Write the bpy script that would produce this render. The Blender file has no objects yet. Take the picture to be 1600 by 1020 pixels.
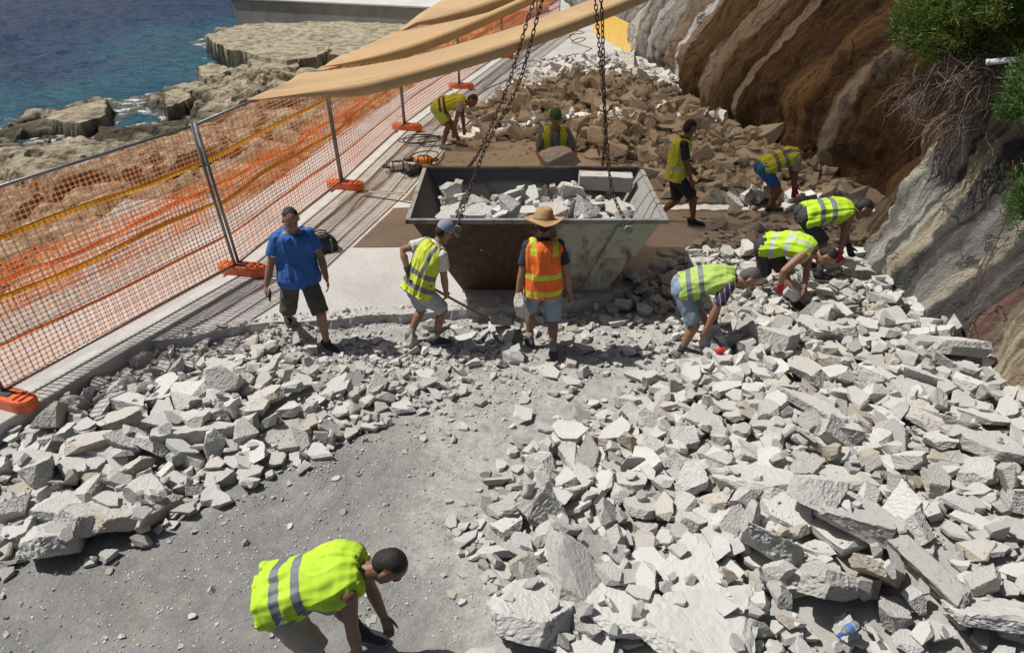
import bpy, bmesh, math, random
import numpy as np
from mathutils import Vector, Matrix
R = math.radians
random.seed(7)
rng = np.random.default_rng(11)
sc = bpy.context.scene
C = sc.collection

# ------------------------------------------------------------ camera, sky, sun, exposure
FPX, CAMH = 1155.0, 4.5                    # focal length in pixels of a 1600 wide frame, eye height above the promenade
TILT = math.atan((510 + 150) / FPX)        # downward tilt
cam = bpy.data.cameras.new('camera'); camo = bpy.data.objects.new('camera', cam); C.objects.link(camo)
cam.sensor_width = 36.0; cam.lens = FPX / 1600 * 36.0; cam.clip_end = 6000; cam.clip_start = 0.05
camo.location = (0, 0, CAMH); camo.rotation_euler = (math.pi / 2 - TILT, 0, 0)
sc.camera = camo
sc.render.resolution_x = 1024; sc.render.resolution_y = 652
SUN = Vector((-0.60, 0.10, 1.0)).normalized()   # towards the sun: over the sea, high
w = bpy.data.worlds.new('World'); sc.world = w; w.use_nodes = True
nt = w.node_tree; sky = nt.nodes.new('ShaderNodeTexSky'); sky.sky_type = 'NISHITA'; sky.sun_disc = False; sky.dust_density = 3.0; sky.air_density = 0.9; sky.ozone_density = 0.6
sky.sun_elevation = math.asin(SUN.z); sky.sun_rotation = math.atan2(SUN.x, SUN.y)
nt.links.new(sky.outputs[0], nt.nodes['Background'].inputs[0]); nt.nodes['Background'].inputs[1].default_value = 0.05
sl = bpy.data.lights.new('sun', 'SUN'); sl.energy = 4.9; sl.angle = R(0.5); sl.color = (1.0, 0.965, 0.9)
so = bpy.data.objects.new('sun', sl); C.objects.link(so); so.location = (-12, 2, 20)
so.rotation_euler = SUN.to_track_quat('Z', 'Y').to_euler()
vs = sc.view_settings; vs.view_transform = 'Standard'; vs.look = 'None'; vs.gamma = 1.0; vs.exposure = 0.0
vs.use_curve_mapping = False
try:
    sc.cycles.max_bounces = 6; sc.cycles.transparent_max_bounces = 8; sc.cycles.caustics_reflective = False; sc.cycles.caustics_refractive = False
except Exception: pass

# ------------------------------------------------------------ measuring: a pixel of the 1600x1020 photo to a point of the place
def ray(x, y):
    dx = (x - 800) / FPX; dv = (y - 510) / FPX
    c, s = math.cos(TILT), math.sin(TILT)
    return Vector((dx, c - dv * s, -s - dv * c))
def G(x, y, z=0.0):                        # ... at height z
    v = ray(x, y); t = (z - CAMH) / v.z; return Vector((0, 0, CAMH)) + v * t
def AY(x, y, Y):                           # ... at distance Y
    v = ray(x, y); t = Y / v.y; return Vector((0, 0, CAMH)) + v * t

# ------------------------------------------------------------ helpers
def _hash(ix, iy, iz, seed):
    h = (ix.astype(np.int64) * 374761393 + iy.astype(np.int64) * 668265263 + iz.astype(np.int64) * 2147483647 + seed * 974711) & 0x7fffffff
    h = (h ^ (h >> 13)) * 1274126177 & 0x7fffffff
    h = (h ^ (h >> 16)) * 69069 & 0x7fffffff
    return (h & 0xffff) / 32767.5 - 1.0
def vn(p, f=1.0, seed=0):                  # value noise, -1..1
    p = np.asarray(p, float) * f
    i = np.floor(p).astype(np.int64); u = p - i; u = u * u * (3 - 2 * u)
    r = 0
    for a in (0, 1):
        for b in (0, 1):
            for c in (0, 1):
                wgt = (u[..., 0] if a else 1 - u[..., 0]) * (u[..., 1] if b else 1 - u[..., 1]) * (u[..., 2] if c else 1 - u[..., 2])
                r = r + wgt * _hash(i[..., 0] + a, i[..., 1] + b, i[..., 2] + c, seed)
    return r
def fbm(p, f=1.0, o=4, seed=0, g=0.5):
    r = 0; a = 1.0
    for k in range(o):
        r = r + a * vn(p, f, seed + k * 17); f *= 2.03; a *= g
    return r
def sstep(a, b, x):
    t = np.clip((x - a) / (b - a), 0, 1); return t * t * (3 - 2 * t)

def link(o, parent=None):
    C.objects.link(o)
    if parent is not None: o.parent = parent
    return o
def obj(name, me, mat=None, parent=None):
    if isinstance(me, bmesh.types.BMesh):
        m = bpy.data.meshes.new(name); me.to_mesh(m); me.free(); me = m
    o = bpy.data.objects.new(name, me)
    if mat is not None and not me.materials: me.materials.append(mat)
    return link(o, parent)
def tag(o, label, cat, group=None):
    o['label'] = label; o['category'] = cat
    if group: o['group'] = group
    return o
def struct(o): o['kind'] = 'structure'; return o
def stuff(o): o['kind'] = 'stuff'; return o
def empty(name, loc=(0, 0, 0), rz=0.0):
    o = bpy.data.objects.new(name, None); o.empty_display_size = 0.1; o.location = loc; o.rotation_euler = (0, 0, rz)
    return link(o)
def npmesh(name, V, Fs, smooth=False):
    """V (n,3); Fs array (m,k) of one polygon size or a list of such arrays"""
    if not isinstance(Fs, (list, tuple)): Fs = [Fs]
    Fs = [np.asarray(f, np.int32) for f in Fs if len(f)]
    me = bpy.data.meshes.new(name); V = np.asarray(V, np.float32)
    me.vertices.add(len(V)); me.vertices.foreach_set('co', V.ravel())
    tot = np.concatenate([np.full(len(f), f.shape[1], np.int32) for f in Fs])
    idx = np.concatenate([f.ravel() for f in Fs])
    me.loops.add(len(idx)); me.loops.foreach_set('vertex_index', idx)
    me.polygons.add(len(tot)); st = np.zeros(len(tot), np.int32); st[1:] = np.cumsum(tot)[:-1]
    me.polygons.foreach_set('loop_start', st); me.polygons.foreach_set('loop_total', tot)
    me.polygons.foreach_set('use_smooth', np.full(len(tot), smooth))
    me.update(calc_edges=True); me.validate(); return me
def gridmesh(name, P, smooth=True, mask=None):
    n, m = P.shape[:2]; i = np.arange(n * m).reshape(n, m)
    F = np.stack([i[:-1, :-1], i[1:, :-1], i[1:, 1:], i[:-1, 1:]], -1)
    if mask is not None: F = F[mask]
    return npmesh(name, P.reshape(-1, 3), F.reshape(-1, 4), smooth)
def attr(me, name, vals, dom='POINT'):
    a = me.attributes.new(name, 'FLOAT', dom); a.data.foreach_set('value', np.asarray(vals, np.float32).ravel())
def box(bm, c, d, rot=None, bev=0.0, seg=1):
    M = Matrix.Translation(Vector(c)) @ (rot.to_4x4() if rot is not None else Matrix()) @ Matrix.Diagonal((d[0], d[1], d[2], 1))
    g = bmesh.ops.create_cube(bm, size=1.0, matrix=M)
    if bev:
        es = list({e for v in g['verts'] for e in v.link_edges})
        bmesh.ops.bevel(bm, geom=es, offset=bev, segments=seg, affect='EDGES', profile=0.6)
def tube(bm, pts, rad, seg=8, cap=True, ell=None):
    """tapered tube along pts; ell = list of (side vector, half width, half depth) replaces the round section"""
    pts = [Vector(p) for p in pts]; n = len(pts); rings = []
    if not hasattr(rad, '__len__'): rad = [rad] * n
    t0 = (pts[1] - pts[0]).normalized()
    u = t0.orthogonal().normalized()
    for i, p in enumerate(pts):
        t = ((pts[min(i + 1, n - 1)] - pts[max(i - 1, 0)])).normalized()
        u = (u - t * u.dot(t)).normalized()
        if ell is not None:
            a = Vector(ell[i][0]); a = (a - t * a.dot(t)).normalized(); b = t.cross(a); ra, rb = ell[i][1], ell[i][2]
        else: a, b, ra, rb = u, t.cross(u), rad[i], rad[i]
        rings.append([bm.verts.new(p + a * (ra * math.cos(2 * math.pi * k / seg)) + b * (rb * math.sin(2 * math.pi * k / seg))) for k in range(seg)])
    for r0, r1 in zip(rings, rings[1:]):
        for k in range(seg): bm.faces.new((r0[k], r0[(k + 1) % seg], r1[(k + 1) % seg], r1[k]))
    if cap:
        bm.faces.new(list(reversed(rings[0]))); bm.faces.new(rings[-1])
    return rings
def blob(bm, c, r, rot=None, sub=2):
    M = Matrix.Translation(Vector(c)) @ (rot.to_4x4() if rot is not None else Matrix()) @ Matrix.Diagonal((r[0], r[1], r[2], 1))
    return bmesh.ops.create_icosphere(bm, subdivisions=sub, radius=1.0, matrix=M)['verts']
def lathe(bm, prof, seg=24, c=(0, 0, 0)):
    c = Vector(c); rings = []
    for r, z in prof: rings.append([bm.verts.new(c + Vector((r * math.cos(2 * math.pi * k / seg), r * math.sin(2 * math.pi * k / seg), z))) for k in range(seg)])
    for r0, r1 in zip(rings, rings[1:]):
        for k in range(seg): bm.faces.new((r0[k], r0[(k + 1) % seg], r1[(k + 1) % seg], r1[k]))
    if prof[0][0] > 1e-6: bm.faces.new(list(reversed(rings[0])))
    if prof[-1][0] > 1e-6: bm.faces.new(rings[-1])
def smooth_all(me):
    me.polygons.foreach_set('use_smooth', [True] * len(me.polygons)); return me

# ------------------------------------------------------------ materials
MT = {}
def newmat(name):
    m = bpy.data.materials.new(name); m.use_nodes = True; MT[name] = m
    return m, m.node_tree, m.node_tree.nodes['Principled BSDF']
def N(t, typ, **k):
    n = t.nodes.new('ShaderNode' + typ)
    for a, b in k.items(): setattr(n, a, b)
    return n
def noise(t, co, scale, detail=6, rough=0.6, dist=0.0):
    n = N(t, 'TexNoise'); n.inputs['Scale'].default_value = scale; n.inputs['Detail'].default_value = detail
    n.inputs['Roughness'].default_value = rough; n.inputs['Distortion'].default_value = dist
    if co is not None: t.links.new(co, n.inputs['Vector'])
    return n.outputs['Fac']
def ramp(t, fac, stops, interp='LINEAR'):
    n = N(t, 'ValToRGB'); n.color_ramp.interpolation = interp
    e = n.color_ramp.elements
    while len(e) > 1: e.remove(e[-1])
    for i, (p, c) in enumerate(stops):
        c = (c, c, c) if not hasattr(c, '__len__') else c
        if i == 0: e[0].position = p; e[0].color = (*c[:3], 1)
        else: q = e.new(p); q.color = (*c[:3], 1)
    t.links.new(fac, n.inputs[0]); return n.outputs[0]
def mix(t, f, a, b, mode='MIX'):
    n = N(t, 'Mix', data_type='RGBA', blend_type=mode)
    for s, v in ((n.inputs[0], f), (n.inputs[6], a), (n.inputs[7], b)):
        if hasattr(v, 'is_linked') or isinstance(v, bpy.types.NodeSocket): t.links.new(v, s)
        elif hasattr(v, '__len__'): s.default_value = (*v[:3], 1)
        else: s.default_value = v
    return n.outputs[2]
def mth(t, op, a, b=0.0, c=None):
    n = N(t, 'Math', operation=op)
    for s, v in zip(n.inputs, (a, b) if c is None else (a, b, c)):
        if isinstance(v, bpy.types.NodeSocket): t.links.new(v, s)
        else: s.default_value = v
    return n.outputs[0]
def bump(t, p, h, strength=0.4, dist=0.02):
    b = N(t, 'Bump'); b.inputs['Strength'].default_value = strength; b.inputs['Distance'].default_value = dist
    t.links.new(h, b.inputs['Height']); t.links.new(b.outputs[0], p.inputs['Normal']); return b
def attrn(t, name):
    n = N(t, 'Attribute', attribute_name=name); return n
def plain(name, c, rough=0.6, metal=0.0, var=0.12, scale=12.0, bmp=0.15, bscale=None, c2=None, cscale=None):
    m, t, p = newmat(name); co = N(t, 'TexCoord').outputs['Object']
    n1 = noise(t, co, scale, 5)
    c2 = c2 or tuple(v * (1 - 2 * var) for v in c)
    t.links.new(ramp(t, n1, [(0.3, c2), (0.7, c)]), p.inputs['Base Color'])
    p.inputs['Roughness'].default_value = rough; p.inputs['Metallic'].default_value = metal
    if bmp: bump(t, p, noise(t, co, bscale or scale * 5, 4), bmp, 0.01)
    return m
def mat_concrete_rock(name, use_attr):
    m, t, p = newmat(name); co = N(t, 'TexCoord').outputs['Object']
    if use_attr: rnd = attrn(t, 'rnd').outputs['Fac']; pos = N(t, 'NewGeometry').outputs['Position']
    else:
        oi = N(t, 'ObjectInfo'); rnd = oi.outputs['Color']; pos = N(t, 'NewGeometry').outputs['Position']
    base = ramp(t, rnd, [(0.0, (0.36, 0.355, 0.335)), (0.30, (0.46, 0.455, 0.435)), (0.60, (0.53, 0.525, 0.505)), (0.82, (0.58, 0.575, 0.555)), (0.90, (0.48, 0.455, 0.41)), (0.96, (0.42, 0.375, 0.305)), (1.0, (0.34, 0.305, 0.25))])
    n1 = noise(t, pos, 7.0, 6, 0.65); base = mix(t, mth(t, 'MULTIPLY', ramp(t, n1, [(0.4, 0.0), (0.75, 1.0)]), 0.5), base, (0.40, 0.385, 0.35))
    n2 = noise(t, pos, 2.2, 4, 0.6); base = mix(t, mth(t, 'MULTIPLY', ramp(t, n2, [(0.56, 0.0), (0.70, 1.0)]), 0.22), base, (0.50, 0.42, 0.31))
    v = N(t, 'TexVoronoi'); v.inputs['Scale'].default_value = 70; t.links.new(pos, v.inputs['Vector'])
    spk = ramp(t, v.outputs['Distance'], [(0.08, 1.0), (0.2, 0.0)])
    base = mix(t, mth(t, 'MULTIPLY', spk, 0.25), base, (0.33, 0.31, 0.28))
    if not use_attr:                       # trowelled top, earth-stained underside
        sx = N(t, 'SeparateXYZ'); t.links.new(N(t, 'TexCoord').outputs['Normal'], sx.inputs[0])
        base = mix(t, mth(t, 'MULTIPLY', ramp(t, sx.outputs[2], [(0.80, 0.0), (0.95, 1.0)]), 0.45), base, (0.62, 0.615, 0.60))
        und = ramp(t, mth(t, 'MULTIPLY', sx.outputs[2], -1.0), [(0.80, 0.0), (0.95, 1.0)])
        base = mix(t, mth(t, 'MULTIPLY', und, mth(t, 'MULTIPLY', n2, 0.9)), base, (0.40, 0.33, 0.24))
    t.links.new(base, p.inputs['Base Color']); p.inputs['Roughness'].default_value = 0.95
    p.inputs['Specular IOR Level'].default_value = 0.2
    h = mth(t, 'ADD', noise(t, pos, 48, 8, 0.75), mth(t, 'MULTIPLY', noise(t, pos, 150, 3, 0.6), 0.4))
    bump(t, p, h, 0.8, 0.013); return m
M_ROCK = mat_concrete_rock('broken_concrete', False)
M_RUBBLE = mat_concrete_rock('broken_concrete_rubble', True)

def mat_bed():
    m, t, p = newmat('pit_bed'); co = N(t, 'TexCoord').outputs['Object']
    n1 = noise(t, co, 0.55, 5, 0.6, 0.4); n2 = noise(t, co, 3.0, 6, 0.7); n3 = noise(t, co, 45, 5, 0.7)
    asp = attrn(t, 'asphalt').outputs['Fac']
    dust = ramp(t, noise(t, co, 6.5, 9, 0.8), [(0.36, (0.27, 0.265, 0.255)), (0.48, (0.40, 0.393, 0.375)), (0.64, (0.54, 0.532, 0.51))])
    tan = ramp(t, n1, [(0.55, 0.0), (0.66, 1.0)])
    dust = mix(t, mth(t, 'MULTIPLY', tan, 0.22), dust, (0.46, 0.36, 0.25))
    dark = mix(t, n3, (0.15, 0.15, 0.15), (0.28, 0.277, 0.272))
    dark = mix(t, ramp(t, n2, [(0.42, 0.0), (0.66, 0.65)]), dark, (0.38, 0.372, 0.358))
    n4 = noise(t, co, 1.4, 9, 0.75, 0.8); dark = mix(t, ramp(t, n4, [(0.52, 0.0), (0.66, 0.5)]), dark, (0.40, 0.385, 0.36)); dark = mix(t, ramp(t, noise(t, co, 2.1, 7, 0.7, 1.2), [(0.62, 0.0), (0.70, 0.35)]), dark, (0.40, 0.33, 0.24))
    f = mth(t, 'MULTIPLY', ramp(t, mth(t, 'ADD', asp, mth(t, 'ADD', mth(t, 'MULTIPLY', mth(t, 'SUBTRACT', n2, 0.5), 1.3), mth(t, 'MULTIPLY', mth(t, 'SUBTRACT', noise(t, co, 11, 8, 0.8), 0.5), 1.8))), [(0.25, 0.0), (0.75, 1.0)]), 0.92)
    col = mix(t, f, dust, dark)
    vc = N(t, 'TexVoronoi', feature='DISTANCE_TO_EDGE'); vc.inputs['Scale'].default_value = 0.55; dn = N(t, 'TexNoise'); dn.inputs['Scale'].default_value = 1.8; dn.inputs['Detail'].default_value = 8; t.links.new(co, dn.inputs['Vector'])
    va = N(t, 'VectorMath', operation='MULTIPLY_ADD'); t.links.new(dn.outputs['Color'], va.inputs[0]); va.inputs[1].default_value = (0.9, 0.9, 0.9); t.links.new(co, va.inputs[2]); t.links.new(va.outputs[0], vc.inputs['Vector'])
    ck = mth(t, 'MULTIPLY', ramp(t, vc.outputs['Distance'], [(0.0, 1.0), (0.022, 0.0)]), ramp(t, n2, [(0.44, 0.0), (0.60, 0.5)])); col = mix(t, ck, col, (0.42, 0.32, 0.20))
    col = mix(t, mth(t, 'MULTIPLY', ramp(t, noise(t, co, 130, 3, 0.7), [(0.35, 1.0), (0.5, 0.0)]), 0.35), col, (0.14, 0.138, 0.134))
    v = N(t, 'TexVoronoi'); v.inputs['Scale'].default_value = 60; t.links.new(co, v.inputs['Vector'])
    col = mix(t, mth(t, 'MULTIPLY', ramp(t, v.outputs['Distance'], [(0.1, 1.0), (0.22, 0.0)]), 0.45), col, (0.55, 0.54, 0.5))
    t.links.new(col, p.inputs['Base Color']); p.inputs['Roughness'].default_value = 0.95; p.inputs['Specular IOR Level'].default_value = 0.15
    h = mth(t, 'ADD', noise(t, co, 22, 8, 0.75), mth(t, 'MULTIPLY', noise(t, co, 110, 4, 0.6), 0.4)); bump(t, p, h, 0.9, 0.028); return m
M_BED = mat_bed()

def mat_slab():
    m, t, p = newmat('promenade_concrete'); co = N(t, 'TexCoord').outputs['Object']
    n1 = noise(t, co, 1.1, 5, 0.6); n2 = noise(t, co, 9, 6, 0.7)
    n1 = noise(t, co, 0.8, 8, 0.7, 0.5); col = ramp(t, n1, [(0.32, (0.33, 0.325, 0.315)), (0.48, (0.42, 0.418, 0.41)), (0.68, (0.50, 0.497, 0.488))]); col = mix(t, mth(t, 'MULTIPLY', n2, 0.4), col, (0.44, 0.425, 0.40))
    v = N(t, 'TexVoronoi'); v.inputs['Scale'].default_value = 26; t.links.new(co, v.inputs['Vector'])
    col = mix(t, mth(t, 'MULTIPLY', ramp(t, v.outputs['Distance'], [(0.12, 1.0), (0.30, 0.0)]), 0.75), col, (0.24, 0.23, 0.215))
    t.links.new(col, p.inputs['Base Color']); p.inputs['Roughness'].default_value = 0.9; p.inputs['Specular IOR Level'].default_value = 0.25
    bump(t, p, noise(t, co, 60, 6, 0.7), 0.5, 0.01); return m
M_SLAB = mat_slab()
M_KERB = plain('kerb_concrete', (0.52, 0.51, 0.48), 0.9, var=0.12, scale=4, bmp=0.4, bscale=50)
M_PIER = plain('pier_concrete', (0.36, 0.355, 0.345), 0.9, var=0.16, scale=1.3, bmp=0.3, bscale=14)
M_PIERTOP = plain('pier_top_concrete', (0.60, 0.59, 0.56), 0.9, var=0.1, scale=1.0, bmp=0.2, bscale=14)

def mat_shore():
    m, t, p = newmat('shore_limestone'); co = N(t, 'TexCoord').outputs['Object']
    n1 = noise(t, co, 0.7, 6, 0.65); n2 = noise(t, co, 2.6, 9, 0.78); wet = attrn(t, 'wet').outputs['Fac']
    col = ramp(t, n2, [(0.34, (0.04, 0.034, 0.024)), (0.42, (0.19, 0.155, 0.10)), (0.52, (0.38, 0.33, 0.235)), (0.70, (0.54, 0.485, 0.38))])
    col = mix(t, ramp(t, n1, [(0.5, 0.0), (0.75, 0.5)]), col, (0.55, 0.51, 0.42))
    col = mix(t, mth(t, 'MULTIPLY', wet, 0.9), col, (0.05, 0.045, 0.03))
    t.links.new(col, p.inputs['Base Color']); p.inputs['Roughness'].default_value = 0.9; p.inputs['Specular IOR Level'].default_value = 0.2
    h = mth(t, 'ADD', n2, mth(t, 'MULTIPLY', noise(t, co, 25, 6, 0.7), 0.5)); bump(t, p, h, 0.8, 0.10); return m
M_SHORE = mat_shore()

def mat_sea():
    m, t, p = newmat('sea_water'); co = N(t, 'TexCoord').outputs['Object']
    sh = attrn(t, 'shallow').outputs['Fac']; n1 = noise(t, co, 0.12, 4, 0.6)
    col = ramp(t, mth(t, 'ADD', sh, mth(t, 'MULTIPLY', mth(t, 'SUBTRACT', n1, 0.5), 0.5)), [(0.0, (0.002, 0.022, 0.075)), (0.35, (0.003, 0.036, 0.098)), (0.62, (0.005, 0.085, 0.13)), (0.85, (0.035, 0.075, 0.080)), (1.0, (0.09, 0.085, 0.065))])
    n2 = noise(t, co, 1.6, 8, 0.75, 0.6)
    foam = mth(t, 'MULTIPLY', ramp(t, n2, [(0.52, 0.0), (0.60, 1.0)]), ramp(t, sh, [(0.66, 0.0), (0.92, 0.9)]))
    n5 = noise(t, co, 0.9, 8, 0.7, 0.3); caps = mth(t, 'MULTIPLY', ramp(t, n5, [(0.70, 0.0), (0.74, 1.0)]), 0.5)
    foam = mth(t, 'MAXIMUM', foam, caps)
    col = mix(t, foam, col, (0.75, 0.78, 0.78))
    t.links.new(col, p.inputs['Base Color'])
    t.links.new(mth(t, 'ADD', 0.09, mth(t, 'MULTIPLY', foam, 0.6)), p.inputs['Roughness']); p.inputs['IOR'].default_value = 1.333; p.inputs['Specular IOR Level'].default_value = 0.5
    mp = N(t, 'Mapping'); mp.inputs['Scale'].default_value = (1.0, 1.7, 1.0); mp.inputs['Rotation'].default_value = (0, 0, 0.35); t.links.new(co, mp.inputs[0])
    h = mth(t, 'ADD', noise(t, mp.outputs[0], 0.9, 3, 0.55), mth(t, 'MULTIPLY', noise(t, mp.outputs[0], 3.2, 4, 0.6), 0.30)); bump(t, p, h, 1.0, 0.75); return m
M_SEA = mat_sea()

# colours of the cliff along its foot (metres from the camera): calcite and iron stains
CLIFF = [(4.0, (.30, .19, .10)), (5.6, (.34, .20, .09)), (6.3, (.42, .27, .13)), (6.75, (.50, .34, .18)), (7.0, (.22, .15, .10)), (7.15, (.20, .085, .06)),
         (7.35, (.085, .08, .075)), (7.8, (.07, .067, .065)), (8.0, (.40, .34, .24)), (8.1, (.20, .19, .175)), (8.5, (.08, .08, .08)), (8.75, (.075, .075, .075)), (8.8, (.46, .35, .21)), (9.15, (.50, .42, .30)),
         (9.3, (.10, .098, .095)), (9.6, (.36, .35, .33)), (9.75, (.20, .19, .18)), (9.95, (.52, .40, .23)), (10.2, (.40, .26, .12)), (10.5, (.24, .16, .09)), (10.7, (.60, .55, .46)),
         (10.85, (.28, .17, .08)), (11.5, (.22, .13, .06)), (12.6, (.14, .085, .045)), (13.3, (.20, .125, .06)), (13.45, (.62, .57, .48)), (13.65, (.58, .52, .42)), (13.8, (.16, .10, .055)),
         (14.6, (.34, .21, .09)), (15.3, (.13, .085, .05)), (16.8, (.15, .095, .055))]
CLIFF2 = [(16.8, (.15, .095, .055)), (17.7, (.20, .13, .075)), (18.05, (.42, .42, .40)), (18.7, (.50, .49, .46)), (18.95, (.66, .60, .50)), (19.1, (.20, .13, .07)), (20.2, (.27, .18, .10)), (20.9, (.17, .105, .055)),
          (21.15, (.22, .14, .07)), (21.25, (.66, .58, .43)), (21.6, (.60, .52, .38)), (21.75, (.19, .12, .065)), (22.6, (.25, .16, .08)), (23.2, (.13, .09, .06)), (23.8, (.30, .27, .23)), (24.4, (.42, .41, .40)), (24.9, (.20, .16, .11)), (25.8, (.28, .25, .19)), (26.6, (.50, .46, .38)), (27.0, (.24, .21, .17)), (29, (.33, .30, .25)), (30.2, (.48, .44, .36)), (31, (.25, .22, .18)), (36, (.34, .31, .26)), (46, (.30, .27, .22))]
def mat_cliff():
    m, t, p = newmat('cliff_rock'); co = N(t, 'TexCoord').outputs['Object']
    s = attrn(t, 'band').outputs['Fac']
    mp = N(t, 'Mapping'); mp.inputs['Scale'].default_value = (0.35, 2.2, 0.35); t.links.new(co, mp.inputs[0])
    s = mth(t, 'ADD', s, mth(t, 'MULTIPLY', mth(t, 'SUBTRACT', noise(t, co, 0.9, 5, 0.6), 0.5), 0.40))
    s = mth(t, 'ADD', s, mth(t, 'MULTIPLY', mth(t, 'SUBTRACT', noise(t, co, 5.0, 7, 0.75), 0.5), 0.26))
    def rmp(lst): a, b = lst[0][0], lst[-1][0]; return ramp(t, mth(t, 'DIVIDE', mth(t, 'SUBTRACT', s, a), b - a), [((q - a) / (b - a), tuple(min(.72, (1.8 if q < 10.9 else 1.5) * (v * .66 + .34 * (.3 * c[0] + .55 * c[1] + .15 * c[2]))) for v in c)) for q, c in lst])
    def crisp(lst):                                          # bands with narrow borders
        e = []
        for k, (q, c) in enumerate(lst):
            lo_ = (lst[k - 1][0] + q) / 2 if k else q; hi_ = (q + lst[k + 1][0]) / 2 if k < len(lst) - 1 else q; m_ = (hi_ - lo_) * .16
            e += [(lo_ + m_, c), (hi_ - m_, c)]
        return e
    FULL = CLIFF[:-1] + CLIFF2; parts_ = [FULL[a_:a_ + 15] for a_ in range(0, len(FULL) - 1, 14)]
    col = rmp(crisp(parts_[0]))
    for q_ in parts_[1:]:
        if len(q_) > 1: col = mix(t, mth(t, 'GREATER_THAN', s, q_[0][0]), col, rmp(crisp(q_)))
    mp3 = N(t, 'Mapping'); mp3.inputs['Scale'].default_value = (0.22, 5.5, 0.22); t.links.new(co, mp3.inputs[0]); n9 = noise(t, mp3.outputs[0], 2.4, 7, 0.7, 0.4)
    col = mix(t, mth(t, 'MULTIPLY', ramp(t, n9, [(0.50, 0.0), (0.60, 1.0)]), 0.55), col, (0.05, 0.04, 0.032)); col = mix(t, mth(t, 'MULTIPLY', ramp(t, n9, [(0.36, 1.0), (0.42, 0.0)]), 0.35), col, (0.52, 0.46, 0.37))
    n1 = noise(t, mp.outputs[0], 3.5, 7, 0.7); n2 = noise(t, co, 9, 8, 0.75)
    col = mix(t, mth(t, 'MULTIPLY', ramp(t, n1, [(0.48, 0.0), (0.66, 1.0)]), 0.55), col, (0.06, 0.05, 0.042))
    col = mix(t, mth(t, 'MULTIPLY', ramp(t, n2, [(0.52, 0.0), (0.75, 1.0)]), 0.35), col, (0.46, 0.41, 0.34))
    t.links.new(col, p.inputs['Base Color']); p.inputs['Roughness'].default_value = 0.92; p.inputs['Specular IOR Level'].default_value = 0.2
    vr = N(t, 'TexVoronoi', feature='DISTANCE_TO_EDGE'); vr.inputs['Scale'].default_value = 1.6
    mp2 = N(t, 'Mapping'); mp2.inputs['Scale'].default_value = (0.35, 1.9, 0.35); dn = N(t, 'TexNoise'); dn.inputs['Scale'].default_value = 2.2; dn.inputs['Detail'].default_value = 6; t.links.new(co, dn.inputs['Vector'])
    va = N(t, 'VectorMath', operation='MULTIPLY_ADD'); t.links.new(dn.outputs['Color'], va.inputs[0]); va.inputs[1].default_value = (0.9, 0.9, 0.9); t.links.new(co, va.inputs[2])
    t.links.new(va.outputs[0], mp2.inputs[0]); t.links.new(mp2.outputs[0], vr.inputs['Vector'])
    crack = mth(t, 'MAXIMUM', ramp(t, vr.outputs['Distance'], [(0.0, 0.0), (0.03, 1.0)]), ramp(t, noise(t, co, 1.3, 3), [(0.44, 1.0), (0.58, 0.0)]))
    col = mix(t, mth(t, 'MULTIPLY', mth(t, 'SUBTRACT', 1.0, crack), 0.7), col, (0.03, 0.025, 0.02))
    t.links.new(col, p.inputs['Base Color'])
    h = mth(t, 'ADD', n2, mth(t, 'ADD', mth(t, 'MULTIPLY', n1, 0.8), mth(t, 'MULTIPLY', noise(t, co, 34, 8, 0.75), 0.6))); h = mth(t, 'ADD', h, mth(t, 'MULTIPLY', crack, 0.5)); bump(t, p, h, 1.0, 0.16); return m
M_CLIFF = mat_cliff()

def mat_sail():
    m, t, p = newmat('tan_shade_cloth'); co = N(t, 'TexCoord').outputs['Object']
    col = mix(t, noise(t, co, 1.2, 4), (0.68, 0.50, 0.29), (0.76, 0.58, 0.36))
    d = N(t, 'BsdfDiffuse'); t.links.new(col, d.inputs[0])
    tr = N(t, 'BsdfTranslucent'); t.links.new(mix(t, 0.5, col, (0.86, 0.55, 0.30)), tr.inputs[0])
    tp = N(t, 'BsdfTransparent'); tp.inputs[0].default_value = (1.0, 0.74, 0.5, 1)
    wv = noise(t, co, 140, 2); b = N(t, 'Bump'); b.inputs['Strength'].default_value = 0.3; b.inputs['Distance'].default_value = 0.004; t.links.new(wv, b.inputs['Height']); t.links.new(b.outputs[0], d.inputs['Normal'])
    a = N(t, 'MixShader'); a.inputs[0].default_value = 0.45; t.links.new(d.outputs[0], a.inputs[1]); t.links.new(tr.outputs[0], a.inputs[2])
    a2 = N(t, 'MixShader'); a2.inputs[0].default_value = 0.13; t.links.new(a.outputs[0], a2.inputs[1]); t.links.new(tp.outputs[0], a2.inputs[2])
    t.links.new(a2.outputs[0], t.nodes['Material Output'].inputs['Surface']); return m
M_SAIL = mat_sail()
M_HEM = plain('shaded_doubled_cloth', (0.56, 0.38, 0.19), 0.85, scale=2, c2=(0.48, 0.31, 0.15), bmp=0.3, bscale=110)  # doubled, opaque hem; its shaded front is put into a darker tan

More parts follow.
